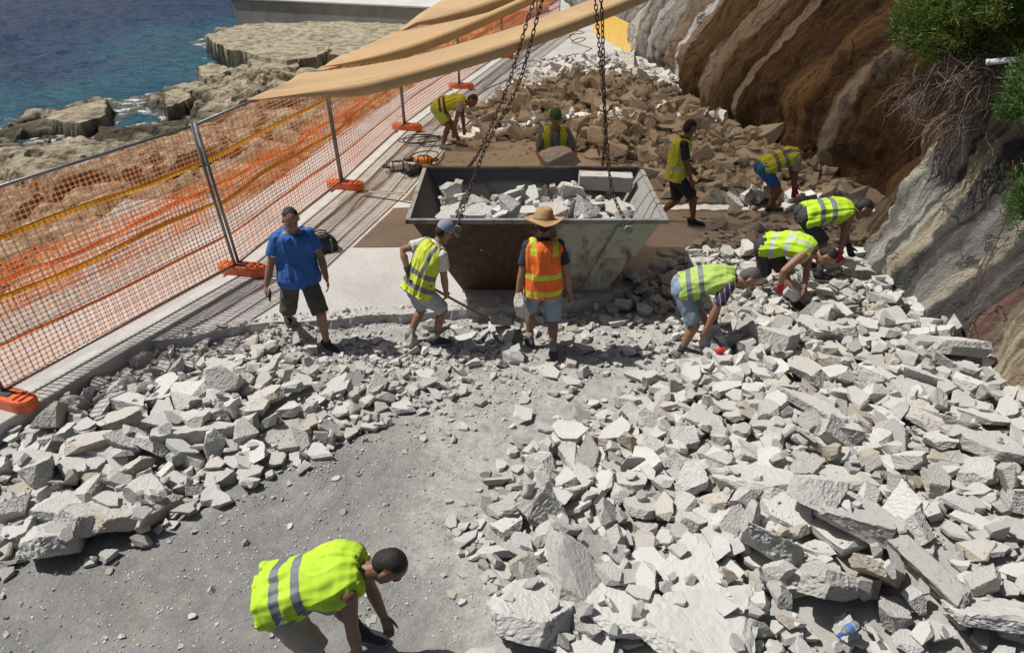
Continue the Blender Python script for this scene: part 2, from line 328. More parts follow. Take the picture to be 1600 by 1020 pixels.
def mat_skip(name, paint, paint2, lo, hi):
    m, t, p = newmat(name); co = N(t, 'TexCoord').outputs['Object']
    mp = N(t, 'Mapping'); mp.inputs['Scale'].default_value = (1.0, 1.0, 0.55); t.links.new(co, mp.inputs[0])
    rusty = attrn(t, 'rusty').outputs['Fac']
    n1 = noise(t, mp.outputs[0], 2.6, 8, 0.7, 0.4); n2 = noise(t, co, 14, 6, 0.7)
    rust = ramp(t, n2, [(0.3, (0.035, 0.018, 0.012)), (0.55, (0.085, 0.04, 0.022)), (0.75, (0.17, 0.085, 0.04))])
    pt = mix(t, n2, paint, paint2)
    f = ramp(t, mth(t, 'ADD', n1, rusty), [(lo, 0.0), (hi, 1.0)])
    t.links.new(mix(t, f, pt, rust), p.inputs['Base Color'])
    p.inputs['Roughness'].default_value = 0.7; bump(t, p, mth(t, 'ADD', n2, mth(t, 'MULTIPLY', f, 0.6)), 0.35, 0.01); return m
M_SKIP = mat_skip('skip_paint', (0.47, 0.48, 0.40), (0.36, 0.36, 0.28), 0.49, 0.66)
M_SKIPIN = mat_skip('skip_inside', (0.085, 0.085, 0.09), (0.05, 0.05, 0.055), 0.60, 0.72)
M_SKIPRIM = mat_skip('skip_rim', (0.34, 0.335, 0.32), (0.18, 0.18, 0.18), 0.50, 0.66)

M_CHAIN = plain('chain_steel', (0.055, 0.045, 0.04), 0.55, 0.7, scale=20, c2=(0.09, 0.05, 0.03))
M_STEEL = plain('galvanised_steel', (0.30, 0.30, 0.30), 0.5, 0.6, scale=8, c2=(0.20, 0.195, 0.19))
def see_through(name, c, c2, k):
    m = plain(name, c, 0.5, scale=3, c2=c2, bmp=0); t = m.node_tree; p = t.nodes['Principled BSDF']; tr = N(t, 'BsdfTranslucent'); x = N(t, 'MixShader'); x.inputs[0].default_value = k
    t.links.new(p.inputs['Base Color'].links[0].from_socket, tr.inputs[0]); t.links.new(p.outputs[0], x.inputs[1]); t.links.new(tr.outputs[0], x.inputs[2]); t.links.new(x.outputs[0], t.nodes['Material Output'].inputs['Surface']); return m
M_NET = see_through('orange_netting', (0.90, 0.33, 0.11), (0.86, 0.25, 0.07), 0.45)
M_NETY = see_through('yellow_net_edging', (0.88, 0.50, 0.04), (0.70, 0.30, 0.02), 0.4)
M_FOOT = plain('orange_plastic_foot', (0.74, 0.15, 0.04), 0.5, scale=9, c2=(0.52, 0.10, 0.035), bmp=0.25)
M_BLACK = plain('black_rubber', (0.018, 0.018, 0.019), 0.6, scale=20)
M_DARK = plain('dark_grey_plastic', (0.045, 0.045, 0.048), 0.5, scale=14)
M_WHITEP = plain('white_plastic', (0.62, 0.62, 0.60), 0.5, scale=10, var=0.1)
M_YTOOL = plain('yellow_tool', (0.70, 0.36, 0.03), 0.45, scale=10)
M_OTOOL = plain('orange_tool', (0.75, 0.28, 0.04), 0.45, scale=10)
M_BOARD = plain('yellow_board', (0.70, 0.50, 0.13), 0.6, scale=4, c2=(0.62, 0.37, 0.08), bmp=0.2)
M_PIPE = plain('pale_pipe', (0.55, 0.57, 0.60), 0.4, scale=6, var=0.05)
M_WOOD = plain('wood_handle', (0.30, 0.19, 0.10), 0.6, scale=20)
M_RED = plain('red_plastic', (0.62, 0.03, 0.03), 0.5, scale=20)
M_TWIG = plain('dead_twigs', (0.22, 0.17, 0.14), 0.9, scale=30, c2=(0.11, 0.08, 0.07))
def mat_leaf(name, a, b):
    m, t, p = newmat(name); r = attrn(t, 'rnd').outputs['Fac']
    col = ramp(t, r, [(0.0, a), (1.0, b)]); t.links.new(col, p.inputs['Base Color']); p.inputs['Roughness'].default_value = 0.6
    tr = N(t, 'BsdfTranslucent'); t.links.new(col, tr.inputs[0]); x = N(t, 'MixShader'); x.inputs[0].default_value = 0.35
    t.links.new(p.outputs[0], x.inputs[1]); t.links.new(tr.outputs[0], x.inputs[2]); t.links.new(x.outputs[0], t.nodes['Material Output'].inputs['Surface']); return m
M_LEAF = mat_leaf('feathery_foliage', (0.04, 0.085, 0.018), (0.21, 0.27, 0.06))
M_LEAF2 = mat_leaf('dark_foliage', (0.035, 0.09, 0.018), (0.11, 0.19, 0.04))
# ------------------------------------------------------------ the setting
FENCE = [Vector((-5.22, 6.21, 0)), Vector((-3.80, 9.32, 0)), Vector((-3.06, 12.85, 0)), Vector((-2.44, 16.85, 0)), Vector((-1.47, 21.2, 0)), Vector((-0.34, 25.92, 0)), Vector((0.95, 30.6, 0)), Vector((2.1, 35.0, 0))]
fpx = np.array([-7.0] + [v.x for v in FENCE] + [4.6]); fpy = np.array([2.0] + [v.y for v in FENCE] + [46.0])
def fence_x(y): return np.interp(y, fpy, fpx)
SEA = -1.30

# pit: where the old slab has been broken out (bed about 0.17 below the promenade)
PIT_EDGE = [(-4.42, 7.52), (-3.9, 7.62), (-3.4, 7.86), (-2.95, 7.98), (-2.5, 8.03), (-2.0, 8.12), (-1.4, 8.18), (-0.7, 8.30), (0.0, 8.36), (0.6, 8.46), (1.2, 8.62), (1.7, 9.1), (2.3, 9.75), (3.0, 10.2), (3.8, 10.6), (4.5, 11.2), (5.4, 12.0), (7.5, 12.4)]
pex = np.array([p[0] for p in PIT_EDGE]); pey = np.array([p[1] for p in PIT_EDGE])
def edge_y(x): return np.interp(x, pex, pey)
def bed_z(x, y):
    p = np.stack([x, y, np.zeros_like(x)], -1)
    z = -0.17 + 0.022 * fbm(p, 0.9, 4, 3) + 0.010 * vn(p, 6, 9) + 0.006 * vn(p, 16, 10)
    z = z + 0.035 * sstep(0.35, 0.0, edge_y(x) - y)          # crumbs against the broken edge
    return z
def mound_z(x, y):                                           # bed plus the body of the heaps
    z = bed_z(x, y)
    r = sstep(0.2, 3.2, x - 0.15 * (y - 4)) * sstep(2.0, 4.0, y) * sstep(10.5, 7.5, y - 0.25 * (x - 3))
    z = z + 0.22 * r
    l = np.exp(-(((x + 3.4) / 1.5) ** 2 + ((y - 6.2 - 0.25 * (x + 3.4)) / 0.75) ** 2))
    return z + 0.16 * l
def poly_mask(px, py, poly):
    ins = np.zeros(px.shape, bool); n = len(poly)
    for i in range(n):
        x0, y0 = poly[i]; x1, y1 = poly[(i + 1) % n]
        c = ((y0 > py) != (y1 > py)) & (px < (x1 - x0) * (py - y0) / (y1 - y0 + 1e-12) + x0); ins ^= c
    return ins
def poly_dist(px, py, poly, closed=True):
    d = np.full(px.shape, 1e9); n = len(poly)
    for i in range(n if closed else n - 1):
        x0, y0 = poly[i]; x1, y1 = poly[(i + 1) % n]; ex, ey = x1 - x0, y1 - y0
        t = np.clip(((px - x0) * ex + (py - y0) * ey) / (ex * ex + ey * ey + 1e-12), 0, 1)
        d = np.minimum(d, np.hypot(px - x0 - t * ex, py - y0 - t * ey))
    return d
def wpoly(pts, z): return [tuple(G(x, y, z)[:2]) for x, y in pts]

# bed
xs = np.arange(-7.0, 8.01, 0.045); ys = np.arange(1.6, 12.8, 0.045)
X, Y = np.meshgrid(xs, ys, indexing='ij')
Z = bed_z(X, Y)
me = gridmesh('pit_bed', np.stack([X, Y, Z], -1))
aspoly = wpoly([(-80, 860), (180, 830), (330, 790), (450, 720), (620, 640), (660, 720), (600, 850), (700, 950), (640, 1100), (-80, 1100)], -0.17)
asd = poly_dist(X, Y, aspoly); asp = np.where(poly_mask(X, Y, aspoly), 0.55 + asd * 1.3, 0.55 - asd * 1.3)
attr(me, 'asphalt', np.clip(asp, 0, 1)); struct(obj('pit_bed', me, M_BED))

# promenade: pale concrete, its front edge broken off
bm = bmesh.new(); top = []
ex = np.arange(-4.42, 7.5, 0.07); ey = edge_y(ex) + 0.035 * fbm(np.stack([ex, ex * 0, ex * 0], -1), 2.2, 4, 5)
front = [(float(a), float(b)) for a, b in zip(ex, ey)]
back = [(10.0, 12.4), (10.0, 46.0)] + [(float(fence_x(y)) + 0.30, y) for y in (46, 40, 35, 30.6, 25.92, 21.2, 16.85, 12.85, 9.32, 7.7)]
n3 = lambda i, k: Vector((rng.uniform(-.025, .025), rng.uniform(-.025, .025), 0))
pts = front + back
vt = [bm.verts.new((x, y, 0)) for x, y in pts]
vm = [bm.verts.new(Vector((x, y, -0.07)) + n3(i, 0)) for i, (x, y) in enumerate(pts)]
vb = [bm.verts.new(Vector((x, y - 0.02, -0.24)) + n3(i, 1)) for i, (x, y) in enumerate(pts)]
f = bm.faces.new(vt)
for i in range(len(pts)):
    j = (i + 1) % len(pts); bm.faces.new((vt[j], vt[i], vm[i], vm[j])); bm.faces.new((vm[j], vm[i], vb[i], vb[j]))
bmesh.ops.triangulate(bm, faces=[f]); bmesh.ops.recalc_face_normals(bm, faces=bm.faces)
struct(obj('promenade', bm, M_SLAB))

# kerb under the fence and the concrete ledge outside it
def strip(name, ys, x0, x1, z0, z1, mat):
    bm = bmesh.new(); a = []
    for y in ys:
        fx = float(fence_x(y)); j = rng.uniform(-.006, .006)
        a.append([bm.verts.new((fx + x0, y, z0)), bm.verts.new((fx + x0, y, z1)), bm.verts.new((fx + x1 - .012 + j, y, z1)), bm.verts.new((fx + x1 + j, y, z1 - .012)), bm.verts.new((fx + x1 + j, y, z0))])
    for p, q in zip(a, a[1:]):
        for k in range(4): bm.faces.new((p[k], p[k + 1], q[k + 1], q[k]))
    bmesh.ops.recalc_face_normals(bm, faces=bm.faces)
    return struct(obj(name, bm, mat))
strip('kerb', np.arange(2.0, 46, 0.4), -0.10, 0.31, -0.35, 0.035, M_KERB)
strip('outer_ledge', np.arange(2.0, 46, 0.4), -1.45, -0.098, -1.2, -0.03, M_SLAB)

# shore rock
COAST = [(-500, 330), (-150, 245), (0, 200), (40, 182), (100, 168), (150, 157), (172, 166), (165, 186), (125, 200), (200, 203), (300, 184), (225, 168), (217, 158), (228, 147), (270, 138), (330, 121), (385, 113), (388, 92), (345, 75), (320, 62), (345, 50), (420, 38), (560, 12), (640, 4), (800, 4)]
coast = wpoly(COAST, SEA + 0.1); land = coast + [(6.0, 46.0), (4.0, 2.0), (-14.0, 2.0)]
def shore_z(x, y):
    p = np.stack([x, y, np.zeros_like(x)], -1)
    d = poly_dist(x, y, land); d = np.where(poly_mask(x, y, land), d, -d)
    d = d + 0.35 * fbm(p, 0.8, 3, 31)
    z = -2.1 + 0.72 * sstep(-1.4, -0.1, d) + 0.40 * sstep(-0.1, 0.35, d) + 0.26 * sstep(0.8, 5.5, d)
    big = fbm(p, 0.33, 4, 21); z = z + 0.22 * big * sstep(0.2, 2.0, d)
    q = z / 0.20 + 0.35 * fbm(p, 1.3, 3, 8); z2 = (np.floor(q) + sstep(0.80, 0.98, q - np.floor(q))) * 0.20
    z = np.where(d > -0.2, 0.2 * z + 0.8 * z2, z)
    rough = sstep(-0.6, 0.4, d)
    # bedding blocks: flat-topped plates parted by joints
    for fq, am, sd_ in ((0.30, .19, 1), (0.95, .07, 2)):
        gx, gy = x * fq * .75 + .35 * vn(p, .7, 11), y * fq * 1.15 + .35 * vn(p, .7, 12); f1 = np.full(x.shape, 9.0); f2 = f1.copy(); idh = np.zeros(x.shape)
        for a in (-1, 0, 1):
            for b in (-1, 0, 1):
                cx, cy = np.floor(gx) + a, np.floor(gy) + b; zi = np.zeros_like(cx)
                dd = np.hypot(cx + .5 + .45 * _hash(cx, cy, zi, sd_ * 7) - gx, cy + .5 + .45 * _hash(cx, cy, zi, sd_ * 7 + 1) - gy); hh = _hash(cx, cy, zi, sd_ * 7 + 2)
                cl_ = dd < f1; f2 = np.where(cl_, f1, np.minimum(f2, dd)); idh = np.where(cl_, hh, idh); f1 = np.minimum(f1, dd)
        z = z + rough * am * (idh - .9 * sstep(.10, .0, f2 - f1) + .35 * (gx - np.floor(gx) - .5) * idh)
    z = z - 0.22 * rough * np.maximum(0, fbm(p, 1.3, 4, 41) - .3) + 0.045 * rough * fbm(p, 3.5, 4, 42) - .05 * rough * np.maximum(0, vn(p, 4.2, 44) - .3)
    # straight sawn ledges on the far rock
    for poly, zz in LEDGES:
        ins = poly_mask(x + 0.12 * vn(p, 1.2, 5), y + 0.12 * vn(p, 1.2, 6), poly); z = np.where(ins, np.maximum(z, zz + 0.05 * fbm(p, 1.0, 4, 51) + 0.02 * fbm(p, 5, 3, 52)), z)
    fx = fence_x(y); z = np.where(x > fx - 1.6, np.minimum(z, -0.25), z)
    return z, d
LEDGES = [(wpoly([(318, 52), (380, 34), (520, 30), (700, 22), (700, 70), (520, 72), (500, 84), (440, 92), (345, 72)], -0.45), -0.54),
          (wpoly([(384, 84), (440, 72), (470, 82), (466, 100), (390, 106)], -0.6), -0.68),
          (wpoly([(515, 66), (590, 60), (640, 70), (600, 90), (515, 86)], -0.35), -0.33),
          (wpoly([(308, 100), (335, 96), (356, 102), (350, 116), (312, 118)], -0.8), -0.86),
          (wpoly([(165, 152), (120, 160), (60, 180), (120, 190), (170, 172)], -0.8), -0.90),
          (wpoly([(255, 140), (290, 130), (300, 150), (262, 166)], -0.8), -0.85)]
xs = np.concatenate([np.arange(-30, -20, 0.35), np.arange(-20, 4.0, 0.085)]); ys = np.concatenate([np.arange(2, 30, 0.085), np.arange(30, 52, 0.13)])
X, Y = np.meshgrid(xs, ys, indexing='ij'); Z, D = shore_z(X, Y)
keep = (X < fence_x(Y) - 0.7)
me = gridmesh('shore_rock', np.stack([X, Y, Z], -1), False, (keep[:-1, :-1] & keep[1:, 1:]))
p = np.stack([X, Y, Z], -1)
wet = sstep(-0.92, -1.18, Z + 0.16 * fbm(p, 1.2, 3, 61)); attr(me, 'wet', wet); struct(obj('shore_rock', me, M_SHORE))

# sea, out to the horizon
def spaced(a0, a1, st, far, side):
    a = list(np.arange(a0, a1, st)); s = st; v = a0
    lo = []
    while side[0] and v > -far: s *= 1.25; v -= s; lo.append(v)
    s = st; v = a[-1]; hi = []
    while side[1] and v < far: s *= 1.25; v += s; hi.append(v)
    return np.array(lo[::-1] + a + hi)
xs = spaced(-48, -2, 0.16, 3000, (True, True)); ys = spaced(8, 62, 0.17, 3000, (True, True))
X, Y = np.meshgrid(xs, ys, indexing='ij'); p = np.stack([X, Y, np.zeros_like(X)], -1)
near = np.exp(-((X + 20) / 60.0) ** 2 - ((Y - 35) / 60.0) ** 2)
q = p.copy(); q[..., 0], q[..., 1] = 0.82 * p[..., 0] + 0.57 * p[..., 1], (-0.57 * p[..., 0] + 0.82 * p[..., 1]) * 0.55
sd = poly_dist(X, Y, coast + [(6.0, 46.0), (4.0, 2.0), (-14.0, 2.0)])
Z = SEA + near * (0.13 * fbm(q, 0.45, 4, 71) + 0.07 * fbm(q, 1.5, 3, 72)) * (0.35 + 0.65 * sstep(0, 5, sd))
Zs, Ds = shore_z(X, Y)
me = gridmesh('sea', np.stack([X, Y, Z], -1))
sh = np.maximum(0.55 * sstep(12, 2.0, sd), sstep(-2.1, -1.38, Zs) * sstep(4, 0.5, sd)); attr(me, 'shallow', np.clip(sh, 0, 1)); struct(obj('sea', me, M_SEA))

# pier beyond the rocks
pr = empty('concrete_pier', (-10, 41, SEA)); tag(pr, 'grey concrete pier running out to sea behind the shore rocks', 'pier')
A = G(378, 42, SEA + 0.2); B = G(700, 40, -0.5); dirx = Vector((B.x - A.x, B.y - A.y, 0)).normalized(); nrm = Vector((-dirx.y, dirx.x, 0))
def quad_prism(name, a, b, depth, z0, z1, mat, slant, parent):
    bm = bmesh.new(); o = Vector((-10, 41, SEA)); a = Vector((a.x, a.y, 0)); b = Vector((b.x, b.y, 0))
    lo = [a, b, b + nrm * depth, a + nrm * depth]; hi = [a - dirx * slant, b, b + nrm * depth, a + nrm * depth - dirx * slant]
    v = [bm.verts.new(Vector((q.x, q.y, z0)) - o) for q in lo] + [bm.verts.new(Vector((q.x, q.y, z1)) - o) for q in hi]
    for f in ((3, 2, 1, 0), (4, 5, 6, 7), (0, 1, 5, 4), (1, 2, 6, 5), (2, 3, 7, 6), (3, 0, 4, 7)): bm.faces.new([v[k] for k in f])
    bmesh.ops.bevel(bm, geom=bm.edges[:], offset=0.03, segments=1, affect='EDGES')
    return obj(name, bm, mat, parent)
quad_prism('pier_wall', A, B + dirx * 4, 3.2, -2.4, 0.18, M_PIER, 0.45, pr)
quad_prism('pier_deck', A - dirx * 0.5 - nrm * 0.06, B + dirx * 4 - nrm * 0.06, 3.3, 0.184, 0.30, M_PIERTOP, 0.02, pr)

# cliff: leans back above an undercut foot; ribs and gullies run down it
CB = [(2.0, 5.6), (5.0, 5.45), (6.9, 5.22), (8.0, 5.14), (9.3, 5.08), (10.2, 5.35), (11.2, 6.0), (12.6, 6.35), (14.0, 6.0), (15.2, 5.55), (17.0, 5.0), (21.0, 4.75), (26.0, 4.45), (32.0, 3.9), (38.0, 3.3), (46.0, 2.6)]
cby = np.array([c[0] for c in CB]); cbx = np.array([c[1] for c in CB])
def smooth_interp(y, a, b):
    return sum(np.interp(y + o, a, b) * w_ for o, w_ in ((-0.5, .2), (-0.25, .2), (0, .2), (0.25, .2), (0.5, .2)))
def cliff_xz(y, u):
    """u = way up the face in metres"""
    far = sstep(11.0, 15.0, y)
    # near buttress: steep plane; far: undercut, round belly, then a slope lying back
    xn = 0.33 * u + 0.03 * u ** 2 * 0.6; zn = 0.93 * u
    a = np.clip(u / 1.7, 0, 1); ang = np.where(u < 1.7, R(118) - R(68) * a, R(50))
    # integrate the turning profile in closed form
    k = R(68) / 1.7; t0 = R(118)
    ub = np.minimum(u, 1.7); xf = (np.sin(t0) - np.sin(t0 - k * ub)) / k; zf = (np.cos(t0 - k * ub) - np.cos(t0)) / k
    ur = np.maximum(u - 1.7, 0); xf = xf + ur * math.cos(R(50)); zf = zf + ur * math.sin(R(50))
    return xn * (1 - far) + xf * far, zn * (1 - far) + zf * far
ys = np.concatenate([np.arange(2, 24, 0.055), np.arange(24, 46, 0.12)]); us = np.concatenate([np.arange(-0.5, 5.2, 0.055), np.arange(5.2, 11, 0.2)])
Yc, U = np.meshgrid(ys, us, indexing='ij'); x0, z0 = cliff_xz(Yc, np.maximum(U, 0)); z0 = z0 + np.minimum(U, 0)
P = np.stack([smooth_interp(Yc, cby, cbx) + x0, Yc, z0], -1)
wob = (0.30 * vn(P * [0.3, 0, 0.3], 1.0, 81) + 0.45 * vn(P, 0.35, 83)) * (0.35 + .65 * sstep(10, 14, Yc))
s = Yc + wob * 0.8 + 0.16 * U * sstep(10, 16, Yc) * 0.6
rib = np.zeros_like(s)
for c, wd, h in ((6.6, .35, .14), (7.5, .3, -.10), (8.05, .10, .05), (9.0, .22, .12), (9.45, .14, -.08), (9.95, .30, .16), (10.65, .22, .10), (12.3, .7, -.45), (13.5, .18, .22), (14.5, .45, .22), (15.6, .5, -.28), (17.2, .6, .20), (18.45, .45, .14), (19.2, .25, -.15), (20.3, .7, .16), (21.4, .22, .10), (22.4, .4, .20), (23.2, .25, -.18), (24.2, .5, .15), (25.2, .3, -.16), (26.5, .6, .18), (28, .4, -.2), (30, .8, .2), (33, .6, -.2)):
    rib += h * np.exp(-((s - c) / wd) ** 2)
q = P * [0.6, 2.0, 0.6]
flute = 1 - np.abs(fbm(P * [0.25, 1.0, 0.25], 2.6, 3, 87)); step = np.floor(fbm(P * [.8, 1, 1.4], 1.1, 3, 88) * 3) / 3
disp = rib * (1 + .4 * vn(P, 1.2, 89)) + 0.10 * (flute - .6) + 0.09 * step + 0.16 * fbm(P, 0.7, 4, 84) + 0.09 * fbm(q, 1.9, 4, 85) + 0.035 * fbm(P, 6, 3, 86)
du = np.gradient(P, axis=1); dy = np.gradient(P, axis=0); nv = np.cross(dy, du); nv /= np.linalg.norm(nv, axis=-1, keepdims=True) + 1e-9
if nv[50, 30, 0] > 0: nv = -nv
P = P + nv * disp[..., None] * sstep(-0.6, 0.4, U)[..., None]
CLP = P
me = gridmesh('cliff', P); attr(me, 'band', s); cl = obj('cliff', me, M_CLIFF)
tag(cl, 'brown and grey striped rock cliff along the right side of the promenade', 'cliff')
def cliff_point(y, u):
    i = int(np.argmin(abs(ys_c - y))); j = int(np.argmin(abs(us_c - u))); return Vector(CLP[i, j]), Vector(nv[i, j])
ys_c, us_c = ys, us
# ------------------------------------------------------------ fence
FH = 2.0
LEAN = [-0.20, -0.20, -0.10, -0.04, 0.0, 0.0, 0.0, 0.0]
PANEL_LABELS = ['orange netted fence panel nearest the camera, at the left edge', 'orange netted fence panel behind the man in the blue shirt', 'orange netted fence panel under the tip of the nearest shade sail',
                'orange netted fence panel beside the bending man at the cables', 'orange netted fence panel far back, below the third shade sail', 'orange netted fence panel second from the far end', 'orange netted fence panel at the far end of the row']
def net_mesh(name, fn, u0, u1, v0, v1, pw, ph, holew=0.78, holeh=0.76, P=None, lod=0):
    nu = max(2, int(round((u1 - u0) / pw))); nv_ = max(2, int(round((v1 - v0) / ph)))
    gu = np.linspace(u0, u1, nu + 1); gv = np.linspace(v0, v1, nv_ + 1)
    cu, cv = np.meshgrid(gu, gv, indexing='ij'); corners = fn(cu, cv); ci = np.arange((nu + 1) * (nv_ + 1)).reshape(nu + 1, nv_ + 1)
    mu, mv = np.meshgrid((gu[:-1] + gu[1:]) / 2, (gv[:-1] + gv[1:]) / 2, indexing='ij')
    hw = (gu[1] - gu[0]) / 2 * holew; hh = (gv[1] - gv[0]) / 2 * holeh
    oct_ = [(-.55, -1), (.55, -1), (1, -.5), (1, .5), (.55, 1), (-.55, 1), (-1, .5), (-1, -.5)]
    hv = np.stack([fn(mu + a * hw, mv + b * hh) for a, b in oct_], 2)
    base = corners.reshape(-1, 3); off = len(base); hi = off + np.arange(nu * nv_ * 8).reshape(nu, nv_, 8)
    c = [ci[:-1, :-1], ci[1:, :-1], ci[1:, 1:], ci[:-1, 1:]]
    quads = [np.stack([c[0], c[1], hi[..., 1], hi[..., 0]], -1), np.stack([c[1], c[2], hi[..., 3], hi[..., 2]], -1), np.stack([c[2], c[3], hi[..., 5], hi[..., 4]], -1), np.stack([c[3], c[0], hi[..., 7], hi[..., 6]], -1)]
    tris = [np.stack([c[0], hi[..., 0], hi[..., 7]], -1), np.stack([c[1], hi[..., 2], hi[..., 1]], -1), np.stack([c[2], hi[..., 4], hi[..., 3]], -1), np.stack([c[3], hi[..., 6], hi[..., 5]], -1)]
    V = np.concatenate([base, hv.reshape(-1, 3)])
    return npmesh(name, V, [np.concatenate([q.reshape(-1, 4) for q in quads]), np.concatenate([q.reshape(-1, 3) for q in tris])], False)
def fence_panel(i):
    a, b = FENCE[i].copy(), FENCE[i + 1].copy(); d = (b - a).normalized(); a = a + d * 0.04; b = b - d * 0.04; L_ = (b - a).length
    root = empty('barrier_fence', ((a + b) / 2).to_tuple()); tag(root, PANEL_LABELS[i], 'fence', 'netted fence panels along the sea edge')
    o = (a + b) / 2; out = Vector((-d.y, d.x, 0))         # towards the sea
    Z0 = 0.10
    def pt(u, v): # u 0..L, v 0..FH
        le = LEAN[i] + (LEAN[i + 1] - LEAN[i]) * u / L_
        return a + d * u + Vector((le * v / FH, 0, v + Z0 - 0.02)) - o
    for u, nm in ((0.0, 'post'), (L_, 'post')):
        bm = bmesh.new(); tube(bm, [pt(u, -0.02), pt(u, FH + 0.03)], 0.022, 8); obj(nm, smooth_all(bm_me(bm)), M_STEEL, root)
    for v in (0.10, FH):
        bm = bmesh.new(); tube(bm, [pt(0.02, v), pt(L_ - 0.02, v)], 0.018, 8); obj('rail', smooth_all(bm_me(bm)), M_STEEL, root)
    bm = bmesh.new()
    for u in np.arange(0.12, L_ - 0.05, 0.125): tube(bm, [pt(u, 0.1), pt(u, FH)], 0.0028, 4)
    for v in np.arange(0.3, FH - 0.05, 0.26): tube(bm, [pt(0.02, v), pt(L_ - 0.02, v)], 0.0032, 4)
    obj('wire_grid', bm, M_STEEL, root)
    pa = np.array(pt(0, 0)); 
    def surf(off, amp, seed, vlift=0.0):
        def fn(u, v):
            le = LEAN[i] + (LEAN[i + 1] - LEAN[i]) * u / L_
            q = np.stack([u * 0.9 + i * 7.3, v * 1.1, np.full_like(u, seed * 3.1)], -1)
            w_ = off + amp * fbm(q, 1.1, 3, seed); du = 0.012 * vn(q, 2.3, seed + 3); dv = 0.02 * vn(q, 1.3, seed + 5) * np.sin(np.clip(v / FH, 0, 1) * 3.14) + vlift * np.sin(u / L_ * 3.1416)
            uu = u + du; vv = v + dv
            return np.stack([pa[0] + d.x * uu + le * vv / FH + out.x * w_, pa[1] + d.y * uu + out.y * w_, pa[2] + vv], -1)
        return fn
    far = i >= 3
    pw, ph = (0.062, 0.054) if not far else (0.085, 0.075)
    f1 = surf(0.022, 0.014, 5 + i)
    obj('barrier_netting', net_mesh('barrier_netting', f1, 0.01, L_ - 0.01, 0.06, FH - 0.01, pw, ph, 0.865, 0.84), M_NET, root)
    # a second, slacker width of netting bunched behind
    f2 = surf(0.11, 0.09, 40 + i, -0.06)
    obj('slack_netting', net_mesh('slack_netting', f2, 0.05, L_ - 0.05, 0.75, 1.30, pw, ph, 0.82, 0.80), M_NET, root)
    def band(nm, v, hgt, f, mat, wob, seed):
        us = np.linspace(0.0, L_, 60); cols = []
        vv = v + wob * vn(np.stack([us * 0.8 + i * 3.0, us * 0, us * 0], -1), 1.0, seed) 
        rows = [(-.5, .0), (-.25, .012), (.05, .004), (.25, .014), (.5, 0.0)]
        Pn = np.stack([f(us, vv + r * hgt) + np.array([out.x, out.y, 0]) * (-0.012 - q_) for r, q_ in rows], 1)
        return obj(nm, gridmesh(nm, Pn), mat, root)
    band('yellow_edging', 1.52, 0.055, f1, M_NETY, 0.03, 3); band('yellow_edging', 0.98, 0.055, f1, M_NETY, 0.04, 4)
    band('orange_edging', 1.13, 0.05, f2, M_NET, 0.05, 6); band('orange_edging', 0.52, 0.035, f1, M_NET, 0.02, 7)
    return root
def bm_me(bm):
    m = bpy.data.meshes.new('mesh'); bm.to_mesh(m); bm.free(); return m
for i in range(len(FENCE) - 1): fence_panel(i)

def foot_block():
    r = empty('orange_block', (0, 0, 0)); bm = bmesh.new()
    prof = []                                  # stadium outline with waisted sides
    for k in range(28):
        a_ = 2 * math.pi * k / 28; x = 0.35 * math.copysign(abs(math.cos(a_)) ** 0.45, math.cos(a_)); y = 0.115 * math.copysign(abs(math.sin(a_)) ** 0.6, math.sin(a_))
        if k % 4 == 1: y *= 0.9
        prof.append((x, y))
    rings = [[bm.verts.new((x * s_, y * s_, z)) for x, y in prof] for s_, z in ((0.97, 0.0), (1.0, 0.015), (1.0, 0.105), (0.95, 0.13))]
    for p_, q_ in zip(rings, rings[1:]):
        for k in range(28): bm.faces.new((p_[k], p_[(k + 1) % 28], q_[(k + 1) % 28], q_[k]))
    bm.faces.new(list(reversed(rings[0]))); bm.faces.new(rings[-1])
    obj('foot_body', bm, M_FOOT, r)
    for x in (-0.25, -0.17, 0.17, 0.25):
        bm = bmesh.new(); box(bm, (x, 0, 0.136), (0.03, 0.15, 0.022), None, 0.006); obj('rib', bm, M_FOOT, r)
    bm = bmesh.new(); box(bm, (0, 0, 0.134), (0.16, 0.10, 0.018), None, 0.005); obj('socket_plate', bm, M_DARK, r)
    return r
def copy_tree(o, parent=None):
    c = o.copy(); C.objects.link(c); c.parent = parent
    for ch in o.children: copy_tree(ch, c)
    return c
f0 = foot_block()
FOOT_L = ['orange block foot holding up the fence at the left edge', 'orange block foot beside the man in the blue shirt', 'orange block foot of the fence post under the nearest shade sail', 'orange block foot of the fence next to the coiled cables',
          'orange block foot with a cable trailing behind it', 'orange block foot of the fence above the nearest shade sail', 'far orange block foot where the row of panels bends', 'farthest orange block foot of the fence']
for i, v in enumerate(FENCE):
    o = f0 if i == 0 else copy_tree(f0)
    o.location = (v.x + 0.05, v.y, 0.036); o.rotation_euler = (0, 0, R([-18, -12, -14, -12, -6, -4, -8, -8][i])); tag(o, FOOT_L[i], 'fence block', 'orange fence feet')

